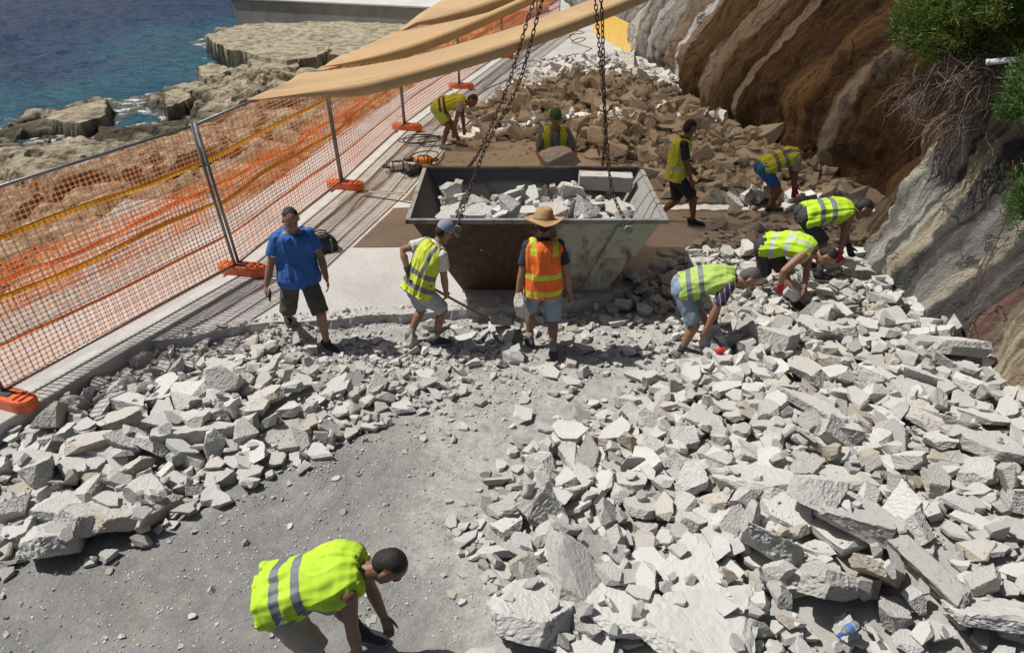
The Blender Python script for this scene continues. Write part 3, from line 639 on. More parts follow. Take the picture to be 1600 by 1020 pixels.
# ------------------------------------------------------------ shade sails from the fence top up to the cliff
def sail(i, y0, y1, rise, rise2, label, sag, lift=0.0, x1=6.9):
    t0 = empty('shade_sail', (float(fence_x(y0)), y0, FH)); tag(t0, label, 'shade sail', 'tan shade sails strung over the promenade')
    o = np.array(t0.location)
    na, nb = 90, 34; a_ = np.linspace(0, 1, na) ; b_ = np.linspace(0, 1, nb); A_, B_ = np.meshgrid(a_, b_, indexing='ij')
    Yl = y0 + (y1 - y0) * B_; xl = fence_x(Yl) + np.interp(Yl, [6, 9.3, 12.8, 40], [-.2, -.2, -.1, 0]) + 0.03
    X_ = xl + (x1 - xl) * A_; t_ = X_ - xl; tt = np.minimum(t_, 6.5)
    Z_ = FH + 0.14 + (.14 * sstep(0, .5, t_) if i == 2 else 0) + lift * sstep(y0, y0 + 2.0, Yl) + (0.09 + rise + (rise2 - rise) * B_) * t_ + 0.028 * tt ** 2 + 2 * 0.028 * 6.5 * np.maximum(t_ - 6.5, 0)
    Z_ -= sag * np.sin(np.pi * B_) * np.minimum(1, t_ / 2.0) * (1 - 0.3 * A_)
    p_ = np.stack([X_ * 0.5, Yl * 1.4, Z_ * 0 + i * 5], -1)
    rip = 0.10 * np.exp(-t_ / 0.9) * vn(p_ * [0.4, 2.4, 1], 1.6, 91 + i) + 0.022 * vn(p_ * [0.7, 2.0, 1], 1.4, 95)
    Z_ = Z_ + rip * np.minimum(1, t_ / 0.12)
    edge = 0.06 * vn(np.stack([X_ * 1.1, B_ * 0, B_ * 0 + i], -1), 1.0, 97)
    Yl = Yl + edge * (B_ < 0.02) + edge * (B_ > 0.98)
    P_ = np.stack([X_, Yl, Z_], -1) - o
    obj('cloth', gridmesh('cloth', P_), M_SAIL, t0)
    # rolled front hem hanging from the near edge, thinner one at the back
    for col, dep, sg, nm in ((0, 0.17 if i < 2 else 0.30, -1, 'front_hem'), (-1, 0.06, 1, 'rear_hem')):
        E_ = P_[:, col]; g_ = np.minimum(1, (X_[:, 0] - X_[0, 0]) / 1.6)
        dz = dep * g_ * (1 + 0.25 * vn(np.stack([X_[:, 0], X_[:, 0] * 0, X_[:, 0] * 0 + i], -1), 0.9, 98))
        rows = [(0.0, 0.0), (0.035, -0.08), (0.05, -0.35), (0.045, -0.7), (0.025, -0.95), (-0.01, -1.0), (-0.03, -0.9), (-0.03, -0.6)]
        H_ = np.stack([E_ + np.stack([0 * dz, sg * r * (0.3 + g_), z * dz - 0.004], -1) for r, z in rows], 1)
        obj(nm, gridmesh(nm, H_), M_HEM, t0)
    for bb in (0, 0.33, 0.66, 1.0):
        k = int(bb * (nb - 1)); q_ = P_[0, k]; bm = bmesh.new(); tube(bm, [Vector(q_), Vector(q_) + Vector((-0.05, 0, -0.10))], 0.008, 6); obj('tie', bm, M_DARK, t0)
    for k in (0, nb - 1):
        q_ = Vector(P_[-1, k]); bm = bmesh.new(); tube(bm, [q_, q_ + Vector((1.6, 0.05, 0.45)), q_ + Vector((3.0, 0.1, 0.8))], 0.01, 6); obj('guy_rope', bm, M_DARK, t0)
sail(0, 10.50, 12.12, 0.02, 0.03, 'nearest tan shade sail, its rolled hem crossing in front of the fence', 0.05)
sail(1, 12.50, 16.52, 0.14, 0.04, 'middle tan shade sail between the other two', 0.04, 0.0)
sail(2, 16.92, 20.6, 0.09, 0.10, 'farthest tan shade sail, top left of the three', 0.05, 0.18)

# ------------------------------------------------------------ skip
SKX, SKY = 0.33, 9.36
def lerp(a, b, t): return a + (b - a) * t
sk = empty('rubble_skip', (SKX, SKY, 0.0)); tag(sk, 'rusty off-white steel skip full of broken concrete', 'skip')
RIM = [Vector(v) for v in ((-1.56, -1.00, 1.2), (1.50, -1.00, 1.2), (1.50, 1.00, 1.2), (-1.56, 1.00, 1.2))]
BAS = [Vector(v) for v in ((-0.98, -0.56, 0.02), (0.92, -0.56, 0.02), (0.92, 0.62, 0.02), (-0.98, 0.62, 0.02))]
def skip_panel(name, a, b, c, d, mat, th, rusty, parent=sk, dents=0.012, seed=1):
    """a b along the foot, d c along the rim; th = thickness towards the inside"""
    n_, m_ = 26, 12; s_ = np.linspace(0, 1, n_); t_ = np.linspace(0, 1, m_); S_, T_ = np.meshgrid(s_, t_, indexing='ij')
    a, b, c, d = (np.array(v) for v in (a, b, c, d))
    Pp = (a[None, None] * ((1 - S_) * (1 - T_))[..., None] + b * (S_ * (1 - T_))[..., None] + c * (S_ * T_)[..., None] + d * ((1 - S_) * T_)[..., None])
    nn = np.cross(b - a, d - a); nn = nn / np.linalg.norm(nn)
    Pp = Pp + nn * (dents * fbm(Pp, 1.3, 3, seed) * np.sin(np.pi * S_) * np.sin(np.pi * T_))[..., None]
    me = gridmesh(name, Pp, True); attr(me, 'rusty', rusty(S_, T_)); return obj(name, me, mat, parent)
zero = lambda S_, T_: 0 * S_
frust = lambda S_, T_: 0.30 * sstep(0.70, 0.36, S_ + 0.06 * np.sin(9 * T_)) * sstep(-0.04, 0.10, S_ + .10 * (1 - T_)) + .03 + 0.10 * sstep(0.7, 1.0, T_) * sstep(0.6, 0.3, S_) - 0.02 * (S_ > .5)
skip_panel('front_panel', BAS[0], BAS[1], RIM[1], RIM[0], M_SKIP, 0, frust)
skip_panel('back_panel', BAS[2], BAS[3], RIM[3], RIM[2], M_SKIP, 0, lambda S_, T_: 0 * S_ + .05, seed=3)
skip_panel('end_panel', BAS[1], BAS[2], RIM[2], RIM[1], M_SKIP, 0, zero, seed=4)
skip_panel('end_panel', BAS[3], BAS[0], RIM[0], RIM[3], M_SKIP, 0, zero, seed=5)
ins = lambda v, cx=0.0: Vector((v.x * (1 - 0.012 / max(.3, abs(v.x))), v.y * (1 - 0.012 / max(.3, abs(v.y))), v.z + (0.012 if v.z < .5 else -0.004)))
RI = [ins(v) for v in RIM]; BI = [ins(v) for v in BAS]
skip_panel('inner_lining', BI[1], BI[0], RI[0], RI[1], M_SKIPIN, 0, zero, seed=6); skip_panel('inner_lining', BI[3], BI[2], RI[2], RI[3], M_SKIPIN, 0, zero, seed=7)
skip_panel('inner_lining', BI[2], BI[1], RI[1], RI[2], M_SKIPRIM, 0, lambda S_, T_: 0 * S_ - .1, seed=8); skip_panel('inner_lining', BI[0], BI[3], RI[3], RI[0], M_SKIPIN, 0, zero, seed=9)  # right end paler: the sun on it is put into the colour
bm = bmesh.new(); box(bm, (-0.03, 0.03, 0.018), (1.92, 1.19, 0.036)); obj('floor_plate', bm, M_SKIPRIM, sk)
for k in range(4):
    a, b = RIM[k], RIM[(k + 1) % 4]; d_ = (b - a).normalized(); out = Vector((d_.y, -d_.x, 0)); bm = bmesh.new()
    ext = 0.05 if k % 2 == 0 else -0.002
    M3 = Matrix((d_, -out, Vector((0, 0, 1)))).transposed(); box(bm, (a + b) / 2 + out * 0.022 + Vector((0, 0, -0.01)), ((b - a).length + 2 * ext, 0.056, 0.058), M3, 0.008, 2); obj('rim', bm, M_SKIPRIM, sk)
# stiffening ribs on the front, lifting lugs
for x0 in (0.98,):
    t_ = 0.0; a = lerp(BAS[0], BAS[1], (x0 * 0.62 + 0.98) / 1.9); b = Vector((x0, -1.0, 1.14)); bm = bmesh.new(); dd = (b - a)
    for s_ in (-1,): tube(bm, [a + Vector((0, -0.012, 0.02)), b + Vector((0, -0.012, -0.02))], 0.0, 4, True, [(Vector((1, 0, 0)), 0.03, 0.016)] * 2)
    obj('stiffener', bm, M_SKIP, sk)
LUG = [Vector((-0.98, -1.055, 1.13)), Vector((1.06, -1.055, 1.13)), Vector((-0.98, 1.055, 1.13)), Vector((0.98, 1.055, 1.13))]
for v in LUG:
    bm = bmesh.new(); s_ = -1 if v.y < 0 else 1
    tube(bm, [v + Vector((0, -s_ * 0.06, 0)), v + Vector((0, s_ * 0.07, 0))], 0.032, 12); tube(bm, [v + Vector((0, s_ * 0.07, 0)), v + Vector((0, s_ * 0.095, 0))], 0.05, 12); obj('lifting_lug', bm, M_SKIPRIM, sk)

# ------------------------------------------------------------ lifting chains
def link_mesh():
    bm = bmesh.new(); pts = []
    for k in range(14):
        a_ = 2 * math.pi * k / 14; pts.append(Vector((0.0185 * math.cos(a_), 0, 0.0185 * math.sin(a_) + math.copysign(0.021, math.sin(a_) + 1e-9))))
    n_ = len(pts); rings = []
    for k, p_ in enumerate(pts):
        t_ = (pts[(k + 1) % n_] - pts[k - 1]).normalized(); y_ = Vector((0, 1, 0)); q_ = t_.cross(y_)
        rings.append([bm.verts.new(p_ + (y_ * math.cos(2 * math.pi * j / 5) + q_ * math.sin(2 * math.pi * j / 5)) * 0.0072) for j in range(5)])
    for k in range(n_):
        for j in range(5): bm.faces.new((rings[k][j], rings[k][(j + 1) % 5], rings[(k + 1) % n_][(j + 1) % 5], rings[(k + 1) % n_][j]))
    return smooth_all(bm_me(bm))
LINK = link_mesh(); LINK.materials.append(M_CHAIN)
HOOK = AY(912, -215, 9.4)
def chain(lug, ctrl, label):
    P_ = [lug] + ctrl + [HOOK + Vector((random.uniform(-.03, .03), random.uniform(-.03, .03), -0.12))]
    r = empty('lifting_chain', lug.to_tuple()); tag(r, label, 'chain', 'chains lifting the skip')
    # resample a smooth curve
    Q = []
    n_ = len(P_)
    for k in range(n_ - 1):
        p0, p1, p2, p3 = P_[max(k - 1, 0)], P_[k], P_[k + 1], P_[min(k + 2, n_ - 1)]
        for j in range(24):
            t_ = j / 24; Q.append(0.5 * ((2 * p1) + (p2 - p0) * t_ + (2 * p0 - 5 * p1 + 4 * p2 - p3) * t_ ** 2 + (3 * p1 - p0 - 3 * p2 + p3) * t_ ** 3))
    Q.append(P_[-1]); cum = [0.0]
    for a, b in zip(Q, Q[1:]): cum.append(cum[-1] + (b - a).length)
    s_ = 0.0; k = 0; c_ = 0
    while s_ < cum[-1] and c_ < 90:
        while cum[k + 1] < s_: k += 1
        a, b = Q[k], Q[k + 1]; t_ = (s_ - cum[k]) / max(1e-6, cum[k + 1] - cum[k]); p_ = a.lerp(b, t_); d_ = (b - a).normalized()
        o = bpy.data.objects.new('link', LINK); C.objects.link(o); o.parent = r
        o.rotation_mode = 'QUATERNION'; q_ = d_.to_track_quat('Z', 'Y'); from_ = Matrix.Rotation((c_ % 2) * math.pi / 2 + 0.4 + random.uniform(-.25, .25), 3, 'Z').to_quaternion()
        o.rotation_quaternion = q_ @ from_; o.location = p_ - lug; s_ += 0.0635; c_ += 1
    return r
sko = Vector((SKX, SKY, 0)); LW = [v + sko + Vector((0, (-0.055 if v.y < 0 else 0.055), 0.03)) for v in LUG]
chain(LW[2], [AY(751, 233, 10.15), AY(794, 132, 9.9), AY(835, 0, 9.65)], 'slack left chain hooked to the far rim of the skip')
chain(LW[0], [AY(738, 285, 8.75), AY(763, 222, 8.95), AY(810, 132, 9.1), AY(848, 0, 9.3)], 'left chain hooked to the near rim of the skip')
chain(LW[3], [AY(946, 200, 10.2), AY(937, 80, 9.9), AY(930, 0, 9.65)], 'right chain hooked to the far rim of the skip')
chain(LW[1], [AY(955, 290, 8.7), AY(944, 150, 9.0), AY(939, 0, 9.25)], 'right chain hooked to the near rim of the skip')
hk = empty('crane_hook', HOOK.to_tuple()); tag(hk, 'steel crane hook gathering the four skip chains', 'crane hook')
bm = bmesh.new(); tube(bm, [Vector((0.09 * math.cos(a), 0, -0.03 + 0.10 * math.sin(a))) for a in np.linspace(R(-200), R(70), 16)], 0.022, 8); obj('hook', bm, M_CHAIN, hk)
bm = bmesh.new(); box(bm, (0, 0, 0.22), (0.18, 0.12, 0.26), None, 0.03, 2); obj('hook_block', bm, M_YTOOL, hk)
bm = bmesh.new(); tube(bm, [(0, 0, 0.3), (0.1, 0.1, 14)], 0.012, 6); obj('cable', bm, M_CHAIN, hk)
# ------------------------------------------------------------ people
def remesh(bm, vox, sm=2, name='body'):
    me = bpy.data.meshes.new(name); bmesh.ops.recalc_face_normals(bm, faces=bm.faces); bm.to_mesh(me); bm.free()
    o = bpy.data.objects.new('tmp', me); C.objects.link(o); md = o.modifiers.new('r', 'REMESH'); md.mode = 'VOXEL'; md.voxel_size = vox; md.use_smooth_shade = True
    dg = bpy.context.evaluated_depsgraph_get(); dg.update(); r = bpy.data.meshes.new_from_object(o.evaluated_get(dg)); r.name = name
    bpy.data.objects.remove(o); bpy.data.meshes.remove(me)
    n = len(r.vertices); co = np.empty(n * 3); r.vertices.foreach_get('co', co); co = co.reshape(-1, 3)
    ed = np.empty(len(r.edges) * 2, np.int32); r.edges.foreach_get('vertices', ed); ed = ed.reshape(-1, 2)
    deg = np.bincount(ed.ravel(), minlength=n)[:, None]
    for _ in range(sm):
        acc = np.zeros_like(co)
        for ax in range(3): acc[:, ax] = np.bincount(ed[:, 0], co[ed[:, 1], ax], n) + np.bincount(ed[:, 1], co[ed[:, 0], ax], n)
        co = 0.45 * co + 0.55 * acc / np.maximum(deg, 1)
    r.vertices.foreach_set('co', co.astype(np.float32).ravel()); r.update(); return r
def verts_np(me):
    co = np.empty(len(me.vertices) * 3); me.vertices.foreach_get('co', co); return co.reshape(-1, 3)
def normals_np(me):
    co = np.empty(len(me.vertices) * 3); me.vertices.foreach_get('normal', co); return co.reshape(-1, 3)
def wrinkle(me, amp, f, stretch=(1, 1, 1), seed=0):
    co = verts_np(me); nn = normals_np(me); q = co * np.array(stretch)
    w_ = 1 - 2 * np.abs(vn(q, f, seed)); w2 = vn(q, f * 2.1, seed + 2); co = co + nn * (amp * (0.6 * w_ + 0.5 * w2))[:, None]
    me.vertices.foreach_set('co', co.astype(np.float32).ravel()); me.update(); return me
def folds(me, org, D, Lf, Fp, amp, seed):
    co = verts_np(me); nn = normals_np(me); r = co - np.array(org); t = r @ np.array(D); l = r @ np.array(Lf); f = r @ np.array(Fp)
    q = np.stack([t * 3.2 + .6 * l, np.arctan2(l, f) * 2.6 + 1.5 * t, 0 * t + seed], -1); w_ = 1 - 2 * np.abs(fbm(q, 1.0, 2, seed)); co = co + nn * (amp * w_)[:, None]
    me.vertices.foreach_set('co', co.astype(np.float32).ravel()); me.update()
def ik(a, t, l1, l2, pole):
    d = t - a; L_ = d.length; m = (l1 + l2) * 0.999
    if L_ > m: d = d * (m / L_); L_ = m
    d_ = d.normalized(); x = (l1 * l1 - l2 * l2 + L_ * L_) / (2 * L_); h = math.sqrt(max(0, l1 * l1 - x * x))
    p = pole - d_ * pole.dot(d_); p = p.normalized() if p.length > 1e-6 else d_.orthogonal().normalized()
    return a + d_ * x + p * h, a + d_ * L_
def split_faces(me, cls, names_mats, name):
    """split a mesh by integer class per face -> list of meshes"""
    nf = len(me.polygons); lt = np.empty(nf, np.int32); me.polygons.foreach_get('loop_total', lt); ls = np.empty(nf, np.int32); me.polygons.foreach_get('loop_start', ls)
    vi = np.empty(len(me.loops), np.int32); me.loops.foreach_get('vertex_index', vi); co = verts_np(me); out = []
    for c, (nm, mat) in enumerate(names_mats):
        sel = np.where(cls == c)[0]
        if not len(sel): out.append(None); continue
        Fs = []
        for k in (3, 4):
            s4 = sel[lt[sel] == k]
            if len(s4): Fs.append(vi[ls[s4][:, None] + np.arange(k)])
        used = np.unique(np.concatenate([f.ravel() for f in Fs])); mp = np.zeros(len(co), np.int32); mp[used] = np.arange(len(used))
        out.append((nm, npmesh(nm, co[used], [mp[f] for f in Fs], True), mat))
    return out
def cloth(name, c, c2=None, rough=0.85):
    return plain(name, c, rough, scale=5, c2=c2 or tuple(v * 0.8 for v in c), bmp=0.25, bscale=160)
SKIN = {k: plain('skin_' + k, c, 0.55, scale=14, c2=tuple(v * 0.82 for v in c), bmp=0.1, bscale=120) for k, c in (('tan', (0.30, 0.155, 0.095)), ('brown', (0.20, 0.10, 0.062)), ('light', (0.42, 0.23, 0.15)))}
M_HAIR = plain('dark_hair', (0.014, 0.011, 0.010), 0.7, scale=60, bmp=0.5, bscale=200)
M_HAIRG = plain('grey_hair', (0.13, 0.12, 0.115), 0.8, scale=60, c2=(0.05, 0.045, 0.04), bmp=0.5, bscale=200)
M_EYE = plain('eye', (0.03, 0.02, 0.015), 0.3, bmp=0)
M_LIME = plain('hi_vis_lime', (0.50, 0.76, 0.03), 0.8, scale=7, c2=(0.36, 0.55, 0.03), bmp=0.2, bscale=150)
M_YEL = plain('hi_vis_yellow', (0.60, 0.68, 0.05), 0.8, scale=7, c2=(0.44, 0.48, 0.05), bmp=0.2, bscale=150)
M_DULL = plain('hi_vis_faded', (0.42, 0.60, 0.12), 0.8, scale=7, c2=(0.30, 0.43, 0.11), bmp=0.2, bscale=150)
M_ORV = plain('hi_vis_orange', (0.85, 0.16, 0.02), 0.75, scale=5, c2=(0.74, 0.13, 0.015), bmp=0.2, bscale=150)
M_REFL = plain('grey_reflective_tape', (0.16, 0.18, 0.19), 0.6, 0.0, scale=8, c2=(0.12, 0.135, 0.145), bmp=0.1)
M_REFP = plain('pale_reflective_tape', (0.46, 0.50, 0.48), 0.6, 0.0, scale=8, var=0.08, bmp=0.1)
M_SOLE = plain('shoe_sole', (0.30, 0.30, 0.29), 0.8)

def person(label, pelvis, spine, yaw, feet, hands, look, s=1.0, skin='tan', hair=None, cap=None, shirt=None, sleeve=0.62, vest=None, stripes=None, refl=None, shorts=None, short_len=0.85,
           shoe=None, sock=None, gloves=(None, None), fat=1.0, bow=0.04, vox=0.0075, twist=0.0, head_up=None, poles=(None, None), knee=(None, None), curl=(0.7, 0.7), hdirs=(None, None), vest_drop=0.24, vest_low=-.15, belt=None, neck_bend=0.5, beard=False, vest_open=False, trim=None, shirt_stripes=None):
    pelvis = Vector(pelvis); D = Vector(spine).normalized(); Fw = Vector((math.cos(R(yaw)), math.sin(R(yaw)), 0)); Up = Vector((0, 0, 1)); Lf = Vector((-Fw.y, Fw.x, 0))
    Lf = (Lf - D * Lf.dot(D)).normalized(); Fp = Lf.cross(D)
    org = Vector((pelvis.x, pelvis.y, min(f[0].z for f in feet))); pelvis = pelvis - org
    feet = [(f[0] - org, f[1]) for f in feet]; hands = [h - org for h in hands]
    root = empty('person', org.to_tuple()); tag(root, label, 'person')
    SL = 0.51 * s
    Lt = Matrix.Rotation(twist, 3, D) @ Lf; Ft = Lt.cross(D)
    def spt(t): return pelvis + D * (SL * t) - Fp * (bow * s * math.sin(math.pi * max(0, min(1, t))))
    neck = spt(1.0)
    def side(t): return Lf.lerp(Lt, max(0, min(1, t))).normalized()
    upright = D.z > .6
    # --- joints
    sh = [spt(0.87) + Lt * (0.168 * s * q) + Ft * 0.0 for q in (1, -1)]
    hip = [pelvis + Lf * (0.092 * s * q) - D * (0.07 * s) for q in (1, -1)]
    arms = []
    for k in (0, 1):
        q = 1 if k == 0 else -1; pole = Vector(poles[k]) if poles[k] is not None else (-Fw * 0.7 + Lf * (0.55 * q) - Up * 0.2)
        e, wv = ik(sh[k], hands[k], 0.295 * s, 0.255 * s, pole); arms.append((sh[k], e, wv))
    legs = []
    for k in (0, 1):
        q = 1 if k == 0 else -1; ank = feet[k][0] + Up * 0.085 * s; pole = Vector(knee[k]) if knee[k] is not None else (Fw + Lf * (0.15 * q))
        kn, an = ik(hip[k], ank, 0.435 * s, 0.415 * s, pole); legs.append((hip[k], kn, an))
        if (an - ank).length > 0.04: print('LEG SHORT', label[:40], k, round((an - ank).length, 3))
    TS = [(-.20, .150, .105), (-.05, .168, .118), (.10, .160, .112), (.35, .152, .105), (.60, .165, .112), (.80, .178, .112), (.90, .165, .098), (.97, .120, .078), (1.03, .075, .066)]
    def torso(bm, m, t0=-.25, t1=1.05, flare=0.0, extra=None):
        pts, el = [], []
        for t, w_, d_ in TS + (extra or []):
            if t < t0 - 1e-6 or t > t1 + 1e-6: continue
            f_ = fat if t < 0.7 else 1 + (fat - 1) * 0.4
            fl = flare * max(0, (0.3 - t))
            pts.append(spt(t) + (Fp * (0.05 * (fat - 1)) if t < .7 else Vector())); el.append((side(t), (w_ * f_ + m) * s + fl, (d_ * f_ + m) * s + fl))
        order = sorted(range(len(pts)), key=lambda i: (pts[i] - pelvis).dot(D)); pts = [pts[i] for i in order]; el = [el[i] for i in order]
        tube(bm, pts, 0, 20, True, el)
    # --- body
    bm = bmesh.new(); torso(bm, -0.006)
    hu = Vector(head_up) if head_up is not None else None
    face = Vector(look).normalized(); nd = (D * (1 - neck_bend) + ((hu.normalized() if hu is not None else Up)) * neck_bend).normalized()
    hb = neck + nd * (0.085 * s); hu = hu or nd
    hz = (hu - face * hu.dot(face)).normalized(); hy = hz.cross(face); HM = Matrix((face, hy, hz)).transposed()
    hc = hb + hz * (0.085 * s) + face * (0.02 * s)
    s0 = s; s = s * 1.07
    def hp(x, y, z): return hc + HM @ (Vector((x, y, z)) * s0 * 1.07)
    tube(bm, [neck - D * 0.04, neck.lerp(hc, 0.45), hc - hz * 0.02], [0.066 * s, 0.056 * s, 0.06 * s], 14)
    blob(bm, hp(-.008, 0, .035), (.098 * s, .078 * s, .092 * s), HM, 3); blob(bm, hp(.022, 0, -.045), (.068 * s, .060 * s, .075 * s), HM, 3)
    blob(bm, hp(.098, 0, -.012), (.020 * s, .014 * s, .026 * s), HM); blob(bm, hp(.078, 0, .030), (.022 * s, .055 * s, .015 * s), HM)
    blob(bm, hp(.080, 0, -.062), (.014 * s, .028 * s, .012 * s), HM); blob(bm, hp(.070, 0, -.100), (.024 * s, .026 * s, .020 * s), HM)
    for q in (1, -1): blob(bm, hp(-.008, .079 * q, -.008), (.022 * s, .012 * s, .034 * s), HM)
    s = s0
    for a, e, wv in arms:
        m1 = a.lerp(e, 0.45); m2 = e.lerp(wv, 0.3); inn = spt(0.86)
        tube(bm, [inn.lerp(a, 0.5), a, m1, e, m2, wv], [.070 * s, .064 * s, .052 * s, .042 * s, .045 * s, .030 * s], 12); blob(bm, a, (.066 * s,) * 3)
    HANDJ = []
    def hand(bm, k, grow=0.0):
        a, e, wv = arms[k]; q = 1 if k == 0 else -1
        d = Vector(hdirs[k]).normalized() if hdirs[k] is not None else (wv - e).normalized()
        thumb = (Fw - d * Fw.dot(d)); thumb = thumb.normalized() if thumb.length > 0.2 else d.orthogonal().normalized()
        pal = d.cross(thumb) * q                      # palm normal, towards the body
        if pal.dot(Lf * -q) < 0 and abs(pal.dot(Lf)) > 0.2: pal = -pal
        g_ = grow; c0 = wv; c1 = wv + d * 0.085 * s
        tube(bm, [c0 - d * 0.02, c0 + d * 0.02, c1], 0, 12, True, [(thumb, (.026 + g_) * s, (.020 + g_) * s), (thumb, (.036 + g_) * s, (.018 + g_) * s), (thumb, (.042 + g_) * s, (.015 + g_) * s)])
        cu = curl[k]
        for j, (off, ln) in enumerate(((.031, .066), (.0105, .074), (-.0105, .069), (-.031, .053))):
            p = c1 + thumb * off * s - d * 0.012; dd = (d + thumb * (off * 1.5)).normalized(); ch = [p]
            for m_, fr in ((0.45, 0.5), (0.85, 0.32), (1.0, 0.28)):
                aa = cu * m_ * 0.95; dd = (dd * math.cos(aa) + pal * math.sin(aa)).normalized(); p = p + dd * (ln * fr * 1.15 * s); ch.append(p)
            tube(bm, ch, [(.0098 + g_ * .6) * s, (.0092 + g_ * .6) * s, (.0086 + g_ * .6) * s, (.0070 + g_ * .6) * s], 8)
        p = wv + d * 0.022 * s + thumb * 0.026 * s; dd = (d * 0.75 + thumb * 0.75 + pal * 0.25).normalized(); ch = [p]
        for fr in (.036, .030, .026): p = p + dd * fr * s; ch.append(p); dd = (dd * 0.85 + d * 0.35 + pal * 0.25 * cu).normalized()
        tube(bm, ch, [(.0135 + g_ * .6) * s, (.012 + g_ * .6) * s, (.0105 + g_ * .6) * s, (.008 + g_ * .6) * s], 8)
    for k in (0, 1): hand(bm, k)
    for k, (a, kn, an) in enumerate(legs):
        fd = Vector((math.cos(R(feet[k][1])), math.sin(R(feet[k][1])), 0))
        tube(bm, [a + D * .05, a, a.lerp(kn, .35), kn.lerp(a, .12), kn, kn.lerp(an, .3) - fd * .012, kn.lerp(an, .7), an, an - Up * .03], [.085 * s, .095 * s, .083 * s, .062 * s, .058 * s, .060 * s, .042 * s, .037 * s, .036 * s], 14)
    body = obj('body', remesh(bm, vox * s, 2), SKIN[skin], root)
    # --- head things
    for q in (1, -1):
        bm = bmesh.new(); blob(bm, hp(.079, .030 * q, .010), (.011 * s, .014 * s, .009 * s), HM); obj('eye', smooth_all(bm_me(bm)), M_EYE, root)
        bm = bmesh.new(); tube(bm, [hp(.090, .012 * q, .036), hp(.088, .030 * q, .040), hp(.074, .046 * q, .034)], [.004, .005, .003], 6); obj('eyebrow', bm, hair if hair not in (None, M_HAIRG) else M_HAIR, root)
    if hair is not None:
        bm = bmesh.new(); blob(bm, hp(-.016, 0, .050), (.096 * s, .082 * s, .086 * s), HM, 3); blob(bm, hp(-.045, 0, .005), (.070 * s, .077 * s, .085 * s), HM, 3)
        h_ = remesh(bm, .009, 1); wrinkle(h_, .004, 60, seed=3); obj('hair', h_, hair, root)
    if beard:
        bm = bmesh.new(); blob(bm, hp(.030, 0, -.075), (.070 * s, .062 * s, .055 * s), HM, 3); obj('beard', smooth_all(bm_me(bm)), M_HAIR, root)
    if cap is not None:
        kind, m1, m2 = cap
        if kind == 'cap':
            bm = bmesh.new(); blob(bm, hp(-.010, 0, .050), (.110 * s, .092 * s, .098 * s), HM, 3)
            inv = HM.transposed()
            bmesh.ops.delete(bm, geom=[v for v in bm.verts if (inv @ (v.co - hc)).z < .022 * s], context='VERTS'); c_ = obj('cap', smooth_all(bm_me(bm)), m1, root)
            bm = bmesh.new(); vs_ = []
            for zz in (.034, .041):
                vs_.append([bm.verts.new(hp(x, y, zz - .35 * abs(y) ** 2 * 8 - 0.10 * max(0, x - .08))) for x, y in [(.075, -.078), (.10, -.075), (.145, -.060), (.172, -.030), (.178, 0), (.172, .030), (.145, .060), (.10, .075), (.075, .078)]])
            bm.faces.new(vs_[1]); bm.faces.new(list(reversed(vs_[0])))
            for i in range(9): j = (i + 1) % 9; bm.faces.new((vs_[0][i], vs_[0][j], vs_[1][j], vs_[1][i]))
            obj('peak', bm, m2, c_)
        else:
            bm = bmesh.new(); n_ = 40; rings = []
            prof = [(.215, .018), (.19, .006), (.15, .010), (.112, .028), (.104, .05), (.098, .085), (.090, .118), (.072, .140), (.040, .134), (.012, .122)]
            for r_, z_ in prof:
                rg = []
                for i in range(n_):
                    a_ = 2 * math.pi * i / n_; br = max(0, (r_ - .11) / .1); zz = z_ + .030 * br * (abs(math.sin(a_)) - .35) + .012 * br * math.sin(3 * a_ + 1); pin = 1 - .16 * (z_ > .08) * max(0, math.cos(a_)) * abs(math.sin(2 * a_))
                    rg.append(bm.verts.new(hp(-.005 + r_ * 1.08 * math.cos(a_) * pin, r_ * .95 * math.sin(a_) * pin, zz + .028)))
                rings.append(rg)
            for r0, r1 in zip(rings, rings[1:]):
                for i in range(n_): bm.faces.new((r0[i], r0[(i + 1) % n_], r1[(i + 1) % n_], r1[i]))
            bm.faces.new(rings[-1]); c_ = obj('straw_hat', smooth_all(bm_me(bm)), m1, root)
            md = c_.modifiers.new('s', 'SOLIDIFY'); md.thickness = .006
            bm = bmesh.new(); rg = []
            for z_, r_ in ((.056, .113), (.078, .110)): rg.append([bm.verts.new(hp(-.005 + r_ * 1.07 * math.cos(2 * math.pi * i / n_), r_ * .95 * math.sin(2 * math.pi * i / n_), z_)) for i in range(n_)])
            for i in range(n_): bm.faces.new((rg[0][i], rg[0][(i + 1) % n_], rg[1][(i + 1) % n_], rg[1][i]))
            obj('hat_band', smooth_all(bm_me(bm)), m2, c_)
    # --- clothes
    def sparam(co):
        rel = co - np.array(pelvis); return rel @ np.array(D) / SL, rel @ np.array(Lf), rel @ np.array(Fp)
    def face_centers(me):
        c = np.empty(len(me.polygons) * 3); me.polygons.foreach_get('center', c); return c.reshape(-1, 3)
    if shirt is not None:
        bm = bmesh.new(); torso(bm, .038 if vest is None else .010, -.22 if vest is None else -.12, 1.0, .03)
        for a, e, wv in arms:
            tube(bm, [spt(.84).lerp(a, .4), a, a.lerp(e, .35), a.lerp(e, sleeve)], [.066 * s, .075 * s, .070 * s, .071 * s], 14); blob(bm, a, (.072 * s,) * 3)
        me = remesh(bm, max(vox, .009), 2); wrinkle(me, .011 if vest is None else .006, 8, (1, 1, .6), len(label)); folds(me, pelvis, D, Lf, Fp, .012 if vest is None else .003, len(label) + 9); wrinkle(me, .004, 19, (1, 1, .6), len(label) + 3)
